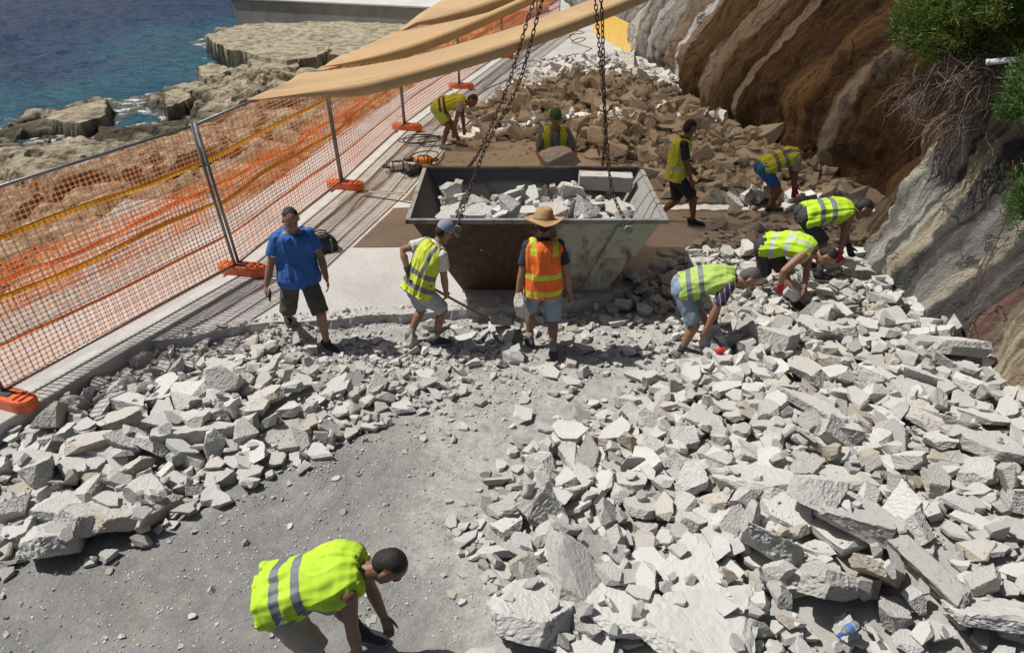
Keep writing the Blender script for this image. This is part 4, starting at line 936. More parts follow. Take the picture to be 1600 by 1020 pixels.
        if shirt_stripes is not None:
            t_, l_, f_ = sparam(face_centers(me)); cls = ((np.mod(t_ * 9, 1.0) < .16)).astype(int)
            parts = split_faces(me, cls, [('shirt', shirt), ('shirt_stripe', shirt_stripes)], 'shirt'); so_ = obj('shirt', parts[0][1], shirt, root)
            if parts[1]: obj('shirt_stripe', parts[1][1], shirt_stripes, so_)
        else: so_ = obj('shirt', me, shirt, root)
        bm = bmesh.new(); cp = spt(1.0) + D * .004; n_ = 20; rings = []
        for rr_, up_ in ((.088, -.03), (.080, .0), (.078, .022), (.074, .024), (.073, .0)):
            rings.append([bm.verts.new(cp + D * (up_ - .02 * math.cos(2 * math.pi * i_ / n_)) * s + (Ft * math.cos(2 * math.pi * i_ / n_) * .95 + Lt * math.sin(2 * math.pi * i_ / n_)) * rr_ * s) for i_ in range(n_)])
        for r0, r1 in zip(rings, rings[1:]):
            for i_ in range(n_): bm.faces.new((r0[i_], r0[(i_ + 1) % n_], r1[(i_ + 1) % n_], r1[i_]))
        obj('collar', smooth_all(bm_me(bm)), shirt, so_)
        if trim is not None:
            for a, e, wv in arms:
                c_ = a.lerp(e, sleeve); u_ = (e - a).normalized(); bm = bmesh.new(); tube(bm, [c_ - u_ * .008, c_ + u_ * .004], .0735 * s, 16); obj('sleeve_trim', smooth_all(bm_me(bm)), trim, so_)
    if vest is not None:
        bm = bmesh.new()
        torso(bm, .036, -.30 if upright else vest_low, .98, .03, [(-vest_drop, .160, .115)] if upright else [(vest_low, .160, .115)])
        for a, e, wv in arms: tube(bm, [spt(.80).lerp(a, .3), spt(.85).lerp(a, .94)], [.092 * s, .086 * s], 14)
        me = remesh(bm, max(vox * .9, .0065), 2); wrinkle(me, .012, 5.0, (1, 1, .5), len(label) + 5); wrinkle(me, .006, 12, (1, .7, .6), len(label) + 8); folds(me, pelvis, D, Lf, Fp, .013, len(label))
        t_, l_, f_ = sparam(face_centers(me)); cls = np.zeros(len(t_), int)
        fns = []
        for fn in stripes or []:
            m_ = fn(t_, l_ / s, f_ / s); c0 = face_centers(me)
            if m_.any() and abs(l_[m_] / s).min() > .05: fns += [m_ & (l_ > 0), m_ & (l_ < 0)]
            else: fns.append(m_)
        for k_, m_ in enumerate(fns): cls[m_ & (cls == 0)] = k_ + 1
        parts = split_faces(me, cls, [('vest', vest)] + [('reflective_stripe', refl or M_REFL)] * len(fns), 'vest'); vo = obj('vest', parts[0][1], vest, root)
        for q_ in parts[1:]:
            if q_: obj('reflective_stripe', q_[1], refl or M_REFL, vo)
    if shorts is not None:
        bm = bmesh.new(); torso(bm, .017, -.25, .11)
        for k_ in ((0, 1) if not upright else ()): blob(bm, hip[k_] - Fp * (.018 * s) + D * .01, (.115 * s, .115 * s, .115 * s))
        for a, kn, an in legs:
            pts = [a + D * .06, a, a.lerp(kn, .4), a.lerp(kn, min(1, short_len))]; rr = [.108 * s, .112 * s, .102 * s, .092 * s]
            if short_len > 1: pts += [kn.lerp(an, .2), kn.lerp(an, short_len - 1)]; rr[-1] = .078 * s; rr += [.074 * s, .068 * s]
            tube(bm, pts, rr, 16)
        me = remesh(bm, max(vox, .009), 2); wrinkle(me, .013, 8, (1, 1, .8), len(label) + 2); wrinkle(me, .005, 20, (1, 1, .6), len(label) + 3); obj('trousers' if short_len > 1 else 'shorts', me, shorts, root)
    if belt is not None:
        bm = bmesh.new(); tube(bm, [spt(.06), spt(.13)], 0, 24, True, [(Lf, (.178 * fat + .012) * s, (.128 * fat + .012) * s)] * 2); obj('belt', smooth_all(bm_me(bm)), belt, root)
    for k, (a, kn, an) in enumerate(legs):
        fd = Vector((math.cos(R(feet[k][1])), math.sin(R(feet[k][1])), 0)); fl = Vector((-fd.y, fd.x, 0)); b = an - Up * .085 * s; h_ = .018
        bm = bmesh.new(); secs = [(-.078, .026, .045, .05), (-.06, .034, .055, .062), (-.02, .037, .06, .072), (.04, .038, .045, .062), (.10, .044, .032, .048), (.15, .045, .025, .038), (.185, .036, .018, .028), (.20, .018, .012, .016)]
        tube(bm, [b + fd * (x * s) + Up * (h_ + zc * .8) * s for x, w_, hh, zc in secs], 0, 14, True, [(fl, w_ * s * 1.08, hh * s * .92) for x, w_, hh, zc in secs])
        tube(bm, [an + Up * .035 * s, an - Up * .03 * s], [.050 * s, .056 * s], 14)
        so_ = obj('shoe', remesh(bm, .007, 1), shoe or M_DARK, root)
        bm = bmesh.new(); outl = [(-.085, .0), (-.07, .034), (-.02, .040), (.05, .040), (.11, .048), (.16, .046), (.195, .030), (.208, 0), (.195, -.030), (.16, -.046), (.11, -.048), (.05, -.040), (-.02, -.040), (-.07, -.034)]
        lo = [bm.verts.new(b + (fd * x + fl * y) * s + Up * .001) for x, y in outl]; hi = [bm.verts.new(b + (fd * x + fl * y) * s * 1.0 + Up * .026 * s) for x, y in outl]
        bm.faces.new(list(reversed(lo))); bm.faces.new(hi)
        for i in range(len(outl)): j = (i + 1) % len(outl); bm.faces.new((lo[i], lo[j], hi[j], hi[i]))
        obj('sole', bm, M_SOLE, so_)
        if sock is not None:
            bm = bmesh.new(); u_ = (kn - an).normalized(); tube(bm, [an - Up * .01, an + u_ * .05, an + u_ * .12 * s], [.045 * s, .043 * s, .048 * s], 14); obj('sock', smooth_all(bm_me(bm)), sock, root)
    for k in (0, 1):
        if gloves[k] is not None:
            bm = bmesh.new(); hand(bm, k, .005); a, e, wv = arms[k]; u_ = (e - wv).normalized(); tube(bm, [wv, wv + u_ * .06], [.038 * s, .042 * s], 12); obj('glove', remesh(bm, .0055, 1), gloves[k], root)
    return root, [a[2] + org for a in arms], HM
two = [lambda t, l, f: (t > .02) & (t < .13), lambda t, l, f: (t > .30) & (t < .41)]
high2 = [lambda t, l, f: (t > .10) & (t < .21), lambda t, l, f: (t > .38) & (t < .49)]
straps = [lambda t, l, f: (t > .40) & (abs(abs(l) - .115) < .026)]
Z = -0.165
def bz(x, y): return float(bed_z(np.array([x]), np.array([y]))[0])
def FT(px, py, up=0.0, z=None):
    g_ = G(px, py, -0.165 if z is None else z)
    return Vector((g_.x, g_.y, (bz(g_.x, g_.y) if z is None else z) + up))
V = Vector
FEET = []
def P_(*a, **k):
    for f in a[4]: FEET.append((f[0].x, f[0].y, f[1]))
    return person(*a, **k)
M_NAVY = cloth('navy_cotton', (0.022, 0.027, 0.045)); M_BLUE = cloth('blue_polo', (0.035, 0.125, 0.42)); M_DENIM = cloth('washed_denim', (0.24, 0.32, 0.40), (0.17, 0.24, 0.32)); M_PDENIM = cloth('pale_denim', (0.36, 0.40, 0.45), (0.28, 0.32, 0.37))
M_OLIVE = cloth('grey_brown_cotton', (0.085, 0.075, 0.062)); M_CHAR = cloth('charcoal_cotton', (0.04, 0.04, 0.048)); M_BEIGE = cloth('beige_cotton', (0.40, 0.34, 0.27)); M_WHITE = cloth('white_cotton', (0.62, 0.62, 0.58)); M_PURP = cloth('purple_cotton', (0.05, 0.038, 0.085)); M_PURPS = cloth('pale_stripe', (0.42, 0.36, 0.45)); M_LILAC = cloth('grey_lilac_cotton', (0.36, 0.33, 0.37)); M_BSHORT = cloth('bright_blue_cotton', (0.03, 0.15, 0.40)); M_GREY = cloth('grey_cotton', (0.17, 0.175, 0.18)); M_GCAP = cloth('green_cap', (0.05, 0.13, 0.035)); M_CAPG = cloth('blue_grey_cap', (0.24, 0.28, 0.34)); M_STRAW = plain('straw', (0.46, 0.30, 0.14), 0.85, scale=25, c2=(0.34, 0.20, 0.085), bmp=0.7, bscale=130); M_BAND = cloth('hat_band', (0.28, 0.17, 0.08)); M_GLOVER = cloth('red_glove', (0.42, 0.02, 0.03)); M_SHOEB = cloth('black_shoe', (0.02, 0.02, 0.022)); M_SHOEG = cloth('dusty_grey_shoe', (0.20, 0.20, 0.195)); M_SHOEW = cloth('white_black_shoe', (0.42, 0.42, 0.42), (0.06, 0.06, 0.06)); M_SOCKB = cloth('dark_sock', (0.03, 0.03, 0.04)); M_SOCKG = cloth('grey_sock', (0.26, 0.26, 0.25))
p1 = P_('man bending low in a bright lime vest with two grey bands, nearest the camera', V((-1.45, 3.30, .66)), V((.50, .02, .14)), -4, [(FT(566, 1000), -12), (FT(455, 1085), -5)], [V((-.84, 3.40, .10)), V((-1.00, 3.12, .06))], V((.5, -.12, -.85)),
        s=1.02, skin='brown', hair=M_HAIR, vest=M_LIME, stripes=[lambda t, l, f: (t > -.06) & (t < .06), lambda t, l, f: (t > .22) & (t < .34)], shorts=M_BEIGE, short_len=.98, shoe=M_CHAR, sock=M_SOCKB, fat=1.12, vox=.0062, head_up=V((.8, -.08, .5)), curl=(.8, .8), neck_bend=.3, vest_low=-.27)
p2 = P_('man in a blue polo shirt stepping down off the slab with a phone in hand', V((-2.47, 7.72, .79)), V((.0, .03, 1)), -66, [(FT(512, 546), -40), (V((-2.80, 8.06, 0.0)), -70)], [V((-2.13, 7.64, .76)), V((-2.80, 7.55, .72))], V((.35, -.75, -.42)),
        s=1.03, skin='tan', hair=M_HAIR, shirt=M_BLUE, sleeve=.66, shorts=M_OLIVE, short_len=.97, shoe=M_SHOEB, fat=1.17, trim=M_WHITE, curl=(.6, .9), head_up=V((.1, -.25, 1)))
p3 = P_('man in a blue-grey cap and yellow vest digging with a shovel', V((-1.06, 7.63, .71)), V((.22, .10, .46)), 42, [(FT(640, 536), 85), (FT(680, 541), 12)], [V((-1.18, 7.60, .88)), V((-.77, 7.70, .55))], V((.75, .35, -.55)),
        s=.98, skin='tan', hair=M_HAIR, cap=('cap', M_CAPG, M_CAPG), shirt=M_WHITE, vest=M_YEL, stripes=[lambda t, l, f: (t > -.08) & (t < .04), lambda t, l, f: (t > .22) & (t < .34), lambda t, l, f: (t > .30) & (abs(abs(l) - .125) < .024)], shorts=M_PDENIM, short_len=.9, shoe=M_CHAR, sock=M_SOCKG, gloves=(M_CHAR, None), poles=(V((-1, -.3, .25)), None), head_up=V((.3, .1, 1)), curl=(1.1, 1.1), belt=M_BLACK)
p4 = P_('man in a straw hat and orange vest standing with his back to the camera', V((.35, 7.52, .765)), V((.0, .07, 1)), 92, [(FT(828, 541), 110), (FT(864, 562), 84)], [V((.07, 7.46, .67)), V((.66, 7.50, .66))], V((0, 1, -.18)),
        s=1.02, skin='tan', hair=M_HAIR, cap=('straw', M_STRAW, M_BAND), shirt=M_NAVY, sleeve=.7, vest=M_ORV, stripes=[lambda t, l, f: (t > -.20) & (t < -.07), lambda t, l, f: (t > .20) & (t < .32), lambda t, l, f: (t > .74) & (abs(abs(l) - .12) < .032)], refl=M_YEL, shorts=M_DENIM, short_len=.97, shoe=M_CHAR, sock=M_SOCKG, fat=1.05)
p5 = P_('grey-haired man in a purple striped polo and lime vest bending over a block', V((2.0, 7.56, .70)), V((.45, -.08, .10)), -12, [(FT(1112, 530), 0), (FT(1060, 562), -42)], [V((2.36, 7.50, .28)), V((2.20, 7.28, .27))], V((.5, -.15, -.8)),
        s=1.0, skin='tan', hair=M_HAIRG, shirt=M_PURP, shirt_stripes=M_PURPS, sleeve=.72, vest=M_DULL, stripes=[lambda t, l, f: (t > .0) & (t < .11), lambda t, l, f: (t > .27) & (t < .38)], shorts=M_DENIM, short_len=.92, shoe=M_SHOEG, sock=M_SOCKB, head_up=V((.85, -.1, .45)), bow=.07, neck_bend=.25, fat=1.05)
p6 = P_('man in a lime vest with pale crossed bands bending with one red glove', V((3.30, 8.70, .72)), V((.42, -.30, .02)), -35, [(V((3.62, 8.28, 0.0)), -60), (V((3.08, 9.00, 0.0)), -20)], [V((3.66, 8.22, .14)), V((3.36, 8.30, .33))], V((.2, -.25, -1)),
        s=1.0, skin='tan', hair=M_HAIR, vest=M_LIME, stripes=[lambda t, l, f: (t > .08) & (t < .18), lambda t, l, f: (t > .42) & (t < .53), lambda t, l, f: (t > .42) & (abs(abs(l) - .12) < .028)], refl=M_REFP, shorts=M_CHAR, short_len=.95, shoe=M_SHOEB, sock=M_SOCKB, gloves=(None, M_GLOVER), poles=(None, V((-.8, -.5, .5))), head_up=V((.7, -.45, -.2)), bow=.07, neck_bend=.2)
p7 = P_('man in a yellow vest and dark shorts stooping at the foot of the cliff', V((4.00, 9.38, .86)), V((.54, -.02, .04)), -3, [(V((4.18, 9.52, 0.0)), 10), (V((4.22, 9.16, 0.0)), -10)], [V((4.66, 9.36, .34)), V((4.46, 9.22, .33))], V((.6, -.2, -.7)),
        s=1.03, skin='brown', hair=M_HAIR, vest=M_LIME, stripes=[lambda t, l, f: (t > .16) & (t < .28), lambda t, l, f: (t > .44) & (t < .56)], shorts=M_CHAR, short_len=.92, shoe=M_SHOEB, sock=M_SOCKB, gloves=(M_CHAR, M_GLOVER), head_up=V((.75, -.1, .6)), bow=.06, neck_bend=.3, fat=1.08)
p8 = P_('man in a lilac shirt, blue shorts and banded vest bending under the cliff', V((4.10, 11.62, .82)), V((.46, .02, .16)), -6, [(V((4.38, 11.80, 0.0)), 5), (V((4.18, 11.50, 0.0)), -15)], [V((4.70, 11.76, .34)), V((4.60, 11.52, .30))], V((.6, -.15, -.75)),
        s=1.0, skin='brown', hair=M_HAIR, shirt=M_LILAC, vest=M_YEL, stripes=[lambda t, l, f: (t > .22) & (t < .34), lambda t, l, f: (t > .50) & (t < .62), lambda t, l, f: (t > .50) & (abs(abs(l) - .12) < .028)], shorts=M_BSHORT, short_len=.7, shoe=M_SHOEW, sock=M_SOCKB, gloves=(M_GLOVER, M_GLOVER), head_up=V((.75, -.1, .6)), bow=.06, neck_bend=.3)
p9 = P_('dark-haired man in a navy shirt and pale lime vest walking past the skip', V((2.58, 11.22, .87)), V((.07, .04, .5)), -8, [(V((2.36, 11.36, 0.0)), 5), (V((2.90, 11.14, 0.0)), -12)], [V((2.86, 11.46, .84)), V((2.78, 11.00, .74))], V((.85, .35, -.35)),
        s=1.0, skin='brown', hair=M_HAIR, shirt=M_NAVY, sleeve=.75, vest=M_YEL, stripes=[lambda t, l, f: (t > .10) & (t < .20)], refl=M_REFP, shorts=M_NAVY, short_len=.9, shoe=M_SHOEB, head_up=V((.15, 0, 1)), curl=(.9, .9))
p10 = P_('man in a green cap holding up a concrete block behind the skip', V((.66, 11.42, .97)), V((.0, -.08, 1)), -90, [(V((.80, 11.38, 0.0)), -80), (V((.52, 11.38, 0.0)), -100)], [V((.94, 11.12, 1.02)), V((.50, 11.12, 1.02))], V((.02, -1, -.28)),
         s=1.05, skin='tan', hair=M_HAIR, cap=('cap', M_GCAP, M_GCAP), shirt=M_GREY, sleeve=.72, vest=M_YEL, stripes=[lambda t, l, f: (f > 0) & (abs(l) < .075)], refl=M_GREY, shorts=M_OLIVE, short_len=.95, shoe=M_CHAR, head_up=V((0, -.15, 1)), hdirs=(V((-.3, -.9, .2)), V((.3, -.9, .2))), curl=(.5, .5))
p11 = P_('man in a yellow vest bending over the cables by the fence', V((-1.50, 15.58, .84)), V((.42, .0, .06)), -18, [(V((-1.12, 15.66, 0.0)), -25), (V((-1.46, 15.40, 0.0)), -30)], [V((-1.00, 15.50, .30)), V((-1.22, 15.30, .34))], V((.45, -.35, -.75)),
         s=1.03, skin='brown', hair=M_HAIR, shirt=M_LILAC, sleeve=.5, vest=M_YEL, stripes=[lambda t, l, f: (t > .0) & (t < .10), lambda t, l, f: (t > .18) & (t < .28)], refl=M_OLIVE, shorts=M_DULL, short_len=.8, shoe=M_SHOEW, head_up=V((.75, -.3, .5)), bow=.07, neck_bend=.3)
# ------------------------------------------------------------ broken concrete
def polytope(kind, r):
    """half-spaces n.x <= d of a fractured piece about 1 across"""
    N_, D_ = [], []
    def add(n, d): n = np.array(n, float); n /= np.linalg.norm(n); N_.append(n); D_.append(d)
    if kind == 'slab':
        tz = r.uniform(.11, .20); add((r.normal(0, .05), r.normal(0, .05), 1), tz); add((r.normal(0, .10), r.normal(0, .10), -1), tz)
        k = r.integers(5, 8); a0 = r.uniform(0, 6.28)
        for i in range(k): a = a0 + (i + r.uniform(-.33, .33)) * 6.283 / k; add((math.cos(a), math.sin(a), r.normal(0, .28)), r.uniform(.34, .52))
        for i in range(r.integers(2, 5)): a = r.uniform(0, 6.28); n = np.array([math.cos(a), math.sin(a), r.choice([-1, 1]) * r.uniform(.5, 1.6)]); n /= np.linalg.norm(n); add(n, .40 * math.hypot(n[0], n[1]) + tz * abs(n[2]) * .72)
    elif kind == 'wedge':
        add((r.normal(0, .3), r.normal(0, .3), 1), r.uniform(.16, .28)); add((0, 0, -1), r.uniform(.16, .26)); k = r.integers(4, 7); a0 = r.uniform(0, 6.28)
        for i in range(k): a = a0 + (i + r.uniform(-.3, .3)) * 6.283 / k; add((math.cos(a), math.sin(a), r.normal(0, .4)), r.uniform(.3, .48))
        for i in range(3): n = r.normal(size=3); n /= np.linalg.norm(n); add(n, .30)
    else:
        for i in range(r.integers(10, 15)): n = r.normal(size=3); n /= np.linalg.norm(n); add(n, r.uniform(.30, .44))
        for n in ((1, 0, 0), (-1, 0, 0), (0, 1, 0), (0, -1, 0), (0, 0, 1), (0, 0, -1)): add(n, .5)
    N_ = np.array(N_); D_ = np.array(D_); n = len(D_); P = []
    for i in range(n):
        for j in range(i + 1, n):
            for k in range(j + 1, n):
                A = N_[[i, j, k]]; dt = np.linalg.det(A)
                if abs(dt) < 1e-4: continue
                x = np.linalg.solve(A, D_[[i, j, k]])
                if (N_ @ x <= D_ + 1e-6).all() and abs(x).max() < 1.5: P.append(x)
    return N_, D_, np.array(P)
def hull_bm(P):
    bm = bmesh.new()
    for p in np.unique(np.round(P, 5), axis=0): bm.verts.new(p)
    g = bmesh.ops.convex_hull(bm, input=bm.verts); bmesh.ops.delete(bm, geom=[e for e in g['geom_interior'] if isinstance(e, bmesh.types.BMVert)], context='VERTS')
    bmesh.ops.remove_doubles(bm, verts=bm.verts, dist=.004); bmesh.ops.dissolve_limit(bm, angle_limit=R(3), verts=bm.verts, edges=bm.edges); return bm
def rough_mesh(bm, edge, amp, seed, name):
    bmesh.ops.triangulate(bm, faces=bm.faces)
    for it in range(5):
        es = [e for e in bm.edges if e.calc_length() > edge]
        if not es: break
        bmesh.ops.subdivide_edges(bm, edges=es, cuts=1, use_grid_fill=True); bmesh.ops.triangulate(bm, faces=[f for f in bm.faces if len(f.verts) > 3])
    bm.normal_update(); co = np.array([v.co for v in bm.verts]); nn = np.array([v.normal for v in bm.verts])
    flat = np.clip(np.abs(nn[:, 2]) ** 6, 0, 1)
    a = amp * (1 - .65 * flat)
    d = a * (fbm(co, 2.6, 3, seed) - .25) + a * .55 * fbm(co, 8.0, 3, seed + 9) - amp * .7 * np.maximum(0, vn(co, 1.7, seed + 4) - .25)
    co = co + nn * d[:, None] + .0075 * rng.normal(size=co.shape) * (1 - .5 * flat[:, None])
    for v, c in zip(bm.verts, co): v.co = c
    return bm_me(bm)
KINDS = ['slab'] * 14 + ['wedge'] * 10 + ['chunk'] * 6
VAR = []
for i, kd in enumerate(KINDS):
    r = np.random.default_rng(100 + i); n_, d_, p_ = polytope(kd, r)
    hi = rough_mesh(hull_bm(p_), .07, .018, i * 7, 'concrete_piece'); hi.materials.append(M_ROCK)
    lo = rough_mesh(hull_bm(p_), .30, .022, i * 7, 'concrete_bit')
    tri = np.array([p.vertices for p in lo.polygons]); vl = verts_np(lo)
    tiny = hull_bm(p_); bmesh.ops.triangulate(tiny, faces=tiny.faces); tm = bm_me(tiny)
    VAR.append(dict(kind=kd, N=n_, D=d_, hi=hi, V=vl, T=tri, V0=verts_np(tm), T0=np.array([p.vertices for p in tm.polygons])))
    bpy.data.meshes.remove(lo); bpy.data.meshes.remove(tm)
BYK = {k: [i for i, v in enumerate(VAR) if v['kind'] == k] for k in ('slab', 'wedge', 'chunk')}

class Field:
    def __init__(s, x0, x1, y0, y1, c, zf):
        s.x0, s.y0, s.c = x0, y0, c; s.nx = int((x1 - x0) / c); s.ny = int((y1 - y0) / c)
        s.X, s.Y = np.meshgrid(x0 + (np.arange(s.nx) + .5) * c, y0 + (np.arange(s.ny) + .5) * c, indexing='ij'); s.H = zf(s.X, s.Y); s.H0 = s.H.copy(); s.items = []; s.block = np.zeros(s.H.shape, bool)
    def h(s, x, y):
        i = np.clip(((np.asarray(x) - s.x0) / s.c).astype(int), 0, s.nx - 1); j = np.clip(((np.asarray(y) - s.y0) / s.c).astype(int), 0, s.ny - 1); return s.H[i, j]
    def window(s, x, y, r):
        i0, i1 = max(0, int((x - r - s.x0) / s.c)), min(s.nx, int((x + r - s.x0) / s.c) + 2); j0, j1 = max(0, int((y - r - s.y0) / s.c)), min(s.ny, int((y + r - s.y0) / s.c) + 2); return slice(i0, i1), slice(j0, j1)
    def put(s, vi, sc_, Rm, x, y, q=.80, commit=True, sink=0.0):
        v = VAR[vi]; Nw = (Rm @ (v['N'] / sc_).T).T; L_ = np.linalg.norm(Nw, axis=1); Nw = Nw / L_[:, None]; Dw = v['D'] / L_
        r = .75 * float(max(sc_)); si, sj = s.window(x, y, r)
        X, Y = s.X[si, sj] - x, s.Y[si, sj] - y
        if X.size == 0: return None
        up = Nw[:, 2] > .02; dn = Nw[:, 2] < -.02
        ex = lambda m: (Dw[m][:, None, None] - Nw[m, 0][:, None, None] * X - Nw[m, 1][:, None, None] * Y) / Nw[m, 2][:, None, None]
        if not up.any() or not dn.any(): return None
        top = ex(up).min(0); bot = ex(dn).max(0); m = top > bot
        for k in np.where(~up & ~dn)[0]: m &= (Nw[k, 0] * X + Nw[k, 1] * Y) <= Dw[k]
        if m.sum() < 2: return None
        if s.block[si, sj][m].any(): return None
        H = s.H[si, sj]; z = float(np.quantile((H - bot)[m], q)) - sink
        if commit: s.commit(vi, sc_, Rm, x, y, z, si, sj, m, top)
        return z, (vi, sc_, Rm, x, y, z, si, sj, m, top)
    def commit(s, vi, sc_, Rm, x, y, z, si, sj, m, top):
        H = s.H[si, sj]; H[m] = np.maximum(H[m], top[m] + z); s.items.append(dict(v=vi, s=sc_, R=Rm, p=(x, y, z), w=(si, sj), m=m, top=top + z))
    fringe = None
    def drop(s, size, x, y, tilt, kinds=('slab', 'slab', 'wedge', 'wedge', 'chunk'), tries=3, stand=.08, q=.80, jit=.12, r=None):
        r = r or rng; best = None
        if s.fringe is not None:
            e_ = min(float(poly_dist(np.array([x]), np.array([y]), s.fringe)[0]) / .9, 1.0); size *= .42 + .58 * e_; jit = min(jit, .05 + .2 * e_)
        for t in range(tries):
            kd = kinds[r.integers(len(kinds))]; vi = BYK[kd][r.integers(len(BYK[kd]))]
            sc_ = size * np.array([r.uniform(.85, 1.45), r.uniform(.75, 1.0), r.uniform(.75, 1.2)])
            xx, yy = x + r.normal(0, jit), y + r.normal(0, jit)
            si, sj = s.window(xx, yy, size * .45); H = s.H[si, sj]
            if H.size < 4: continue
            X, Y = s.X[si, sj] - xx, s.Y[si, sj] - yy; A = np.stack([X.ravel(), Y.ravel(), np.ones(X.size)], 1)
            g_ = np.linalg.lstsq(A, H.ravel(), rcond=None)[0]; nrm = Vector((-g_[0] * .8, -g_[1] * .8, 1)).normalized()
            M = nrm.to_track_quat('Z', 'Y').to_matrix() @ Matrix.Rotation(r.normal(0, tilt), 3, Vector((math.cos(a := r.uniform(0, 6.28)), math.sin(a), 0)))
            if r.uniform() < stand: M = M @ Matrix.Rotation(r.uniform(.9, 1.4), 3, 'X')
            M = np.array(M @ Matrix.Rotation(r.uniform(0, 6.28), 3, 'Z'))
            # yaw about the world axis so that the long side points anywhere
            cz, sz = math.cos(b := r.uniform(0, 6.28)), math.sin(b); M = np.array([[cz, -sz, 0], [sz, cz, 0], [0, 0, 1]]) @ M
            res = s.put(vi, sc_, M, xx, yy, q, False)
            if res is None: continue
            if best is None or res[0] < best[0]: best = res
        if best: s.commit(*best[1]); return s.items[-1]
    def visible(s):
        for it in s.items:
            si, sj = it['w']; H = s.H[si, sj]; vis = (it['m'] & (H <= it['top'] + .012)).sum() * s.c ** 2
            d = math.dist(it['p'], (0, 0, CAMH)); it['vis'] = vis / d ** 2

def sampler(poly, n, r, bias=None):
    xs = [p[0] for p in poly]; ys = [p[1] for p in poly]; out = []
    while len(out) < n:
        X = r.uniform(min(xs), max(xs), 400); Y = r.uniform(min(ys), max(ys), 400); m = poly_mask(X, Y, poly)
        out += [(a, b) for a, b in zip(X[m], Y[m])]
    return out[:n]
def flatten_feet(z, x, y, feet):
    for fx, fy, fz, yaw in feet:
        cx, cy = fx + .06 * math.cos(R(yaw)), fy + .06 * math.sin(R(yaw)); d = np.hypot(x - cx, y - cy); w_ = np.exp(-(d / .30) ** 4); z = z * (1 - w_) + fz * w_
    return z
FEETZ = [(f[0], f[1], (bz(f[0], f[1]) if f[1] < float(edge_y(f[0])) and not (f[0] > 2.9 and f[1] > 8.1) else 0.0), f[2]) for f in FEET]
def ground_near(x, y):
    z = np.where(y < edge_y(x), mound_z(x, y), np.maximum(0.0, mound_z(x, y)))
    # heap running up on to the promenade under the cliff
    z = np.where((x > 2.4) & (y > 8.0), np.maximum(z, -.17 + .19 * sstep(7.8, 8.6, y) * sstep(2.0, 2.9, x)), z)
    return flatten_feet(z, x, y, FEETZ)
F1 = Field(-6.4, 6.6, 2.4, 12.6, .04, ground_near)
for fx, fy, fz, yaw in FEETZ:
    cx, cy = fx + .06 * math.cos(R(yaw)), fy + .06 * math.sin(R(yaw)); F1.block |= np.hypot(F1.X - cx, F1.Y - cy) < .15
F1.block |= (abs(F1.X - SKX) < 1.02) & (abs(F1.Y - SKY - .02) < .68)
F1.block |= (F1.X < fence_x(F1.Y) + .33) & (F1.Y > 6.0)                                   # kerb stays clear
F1.block |= poly_mask(F1.X, F1.Y, [(-1.7, 3.0), (-.6, 3.0), (-.6, 3.75), (-1.7, 3.75)])   # under the nearest man
cliff_foot = smooth_interp(F1.Y, cby, cbx) + .45
F1.block |= F1.X > cliff_foot
# the large plates of the foreground, laid one by one: centre pixel, size, turn, tilt
BIG = [((832, 935), (.62, .55, .55), 20, (-14, 8), 'large pale slab with a hollow under its front edge, bottom centre'), ((905, 880), (.78, .40, .42), 125, (10, 38), 'dark smooth-faced slab tilted up beside the hollow, bottom centre'),
       ((985, 935), (.60, .52, .45), 60, (-4, 2), 'flat triangular slab lying beside the long crack'), ((1085, 880), (.62, .42, .5), 95, (-6, -4), 'flat slab with trowel marks above the long crack'), ((1100, 970), (.85, .62, .5), 30, (0, 2), 'broad flat pale slab along the bottom edge'),
       ((1190, 755), (.62, .40, .50), -28, (-10, -6), 'thick flat-topped slab lying clear among smaller pieces'), ((1195, 850), (.66, .50, .45), 70, (-34, 26), 'big upright grey slab leaning to the left'), ((850, 770), (.42, .30, .7), 80, (-30, 55), 'pointed upright block left of the heap with a shaded face'),
       ((1440, 890), (.95, .26, .5), 100, (-20, 50), 'long narrow slab standing on edge near the bottom right'), ((1340, 830), (.75, .36, .55), -20, (-10, 10), 'long pale slab beside the narrow upright one'), ((1290, 920), (.66, .34, .55), 50, (-35, 20), 'curved grey slab tipped against its neighbours, bottom right'),
       ((1370, 900), (.60, .36, .5), 60, (-40, 25), 'grey-faced slab tipped up left of the narrow one'), ((1540, 700), (.70, .38, .55), -15, (-8, 8), 'long slab at the right edge of the heap'), ((1540, 960), (.62, .50, .5), 15, (-30, 0), 'shaded slab in the bottom right corner'),
       ((85, 825), (.55, .42, .5), 80, (-32, 8), 'tall flat slab propped up at the lower left'), ((135, 800), (.50, .34, .5), 60, (-30, 18), 'slab leaning behind the propped one at the lower left'), ((240, 690), (.42, .34, .5), 40, (-38, 20), 'grey angular slab standing up in the left heap'),
       ((300, 675), (.75, .28, .7), 28, (-14, 8), 'long thick slab lying across the left heap'), ((190, 790), (.62, .40, .5), 35, (-16, 6), 'crumbling slab at the front of the left heap'), ((1300, 520), (.85, .42, .45), 25, (-6, 6), 'broad flat slab below the man with the red glove'),
       ((1215, 545), (.50, .32, .6), -12, (-12, 5), 'flat pale slab in front of the bending men'), ((1480, 560), (.60, .36, .6), -30, (-20, 8), 'slab resting at the foot of the striped cliff'), ((1265, 800), (.42, .36, .6), 10, (-25, 8), 'round-backed pale block in the middle of the heap')]
def rotm(yaw, tx, ty): return np.array(Matrix.Rotation(R(yaw), 3, 'Z')) , np.array(Matrix.Rotation(R(tx), 3, 'X') @ Matrix.Rotation(R(ty), 3, 'Y'))
rr = np.random.default_rng(5)
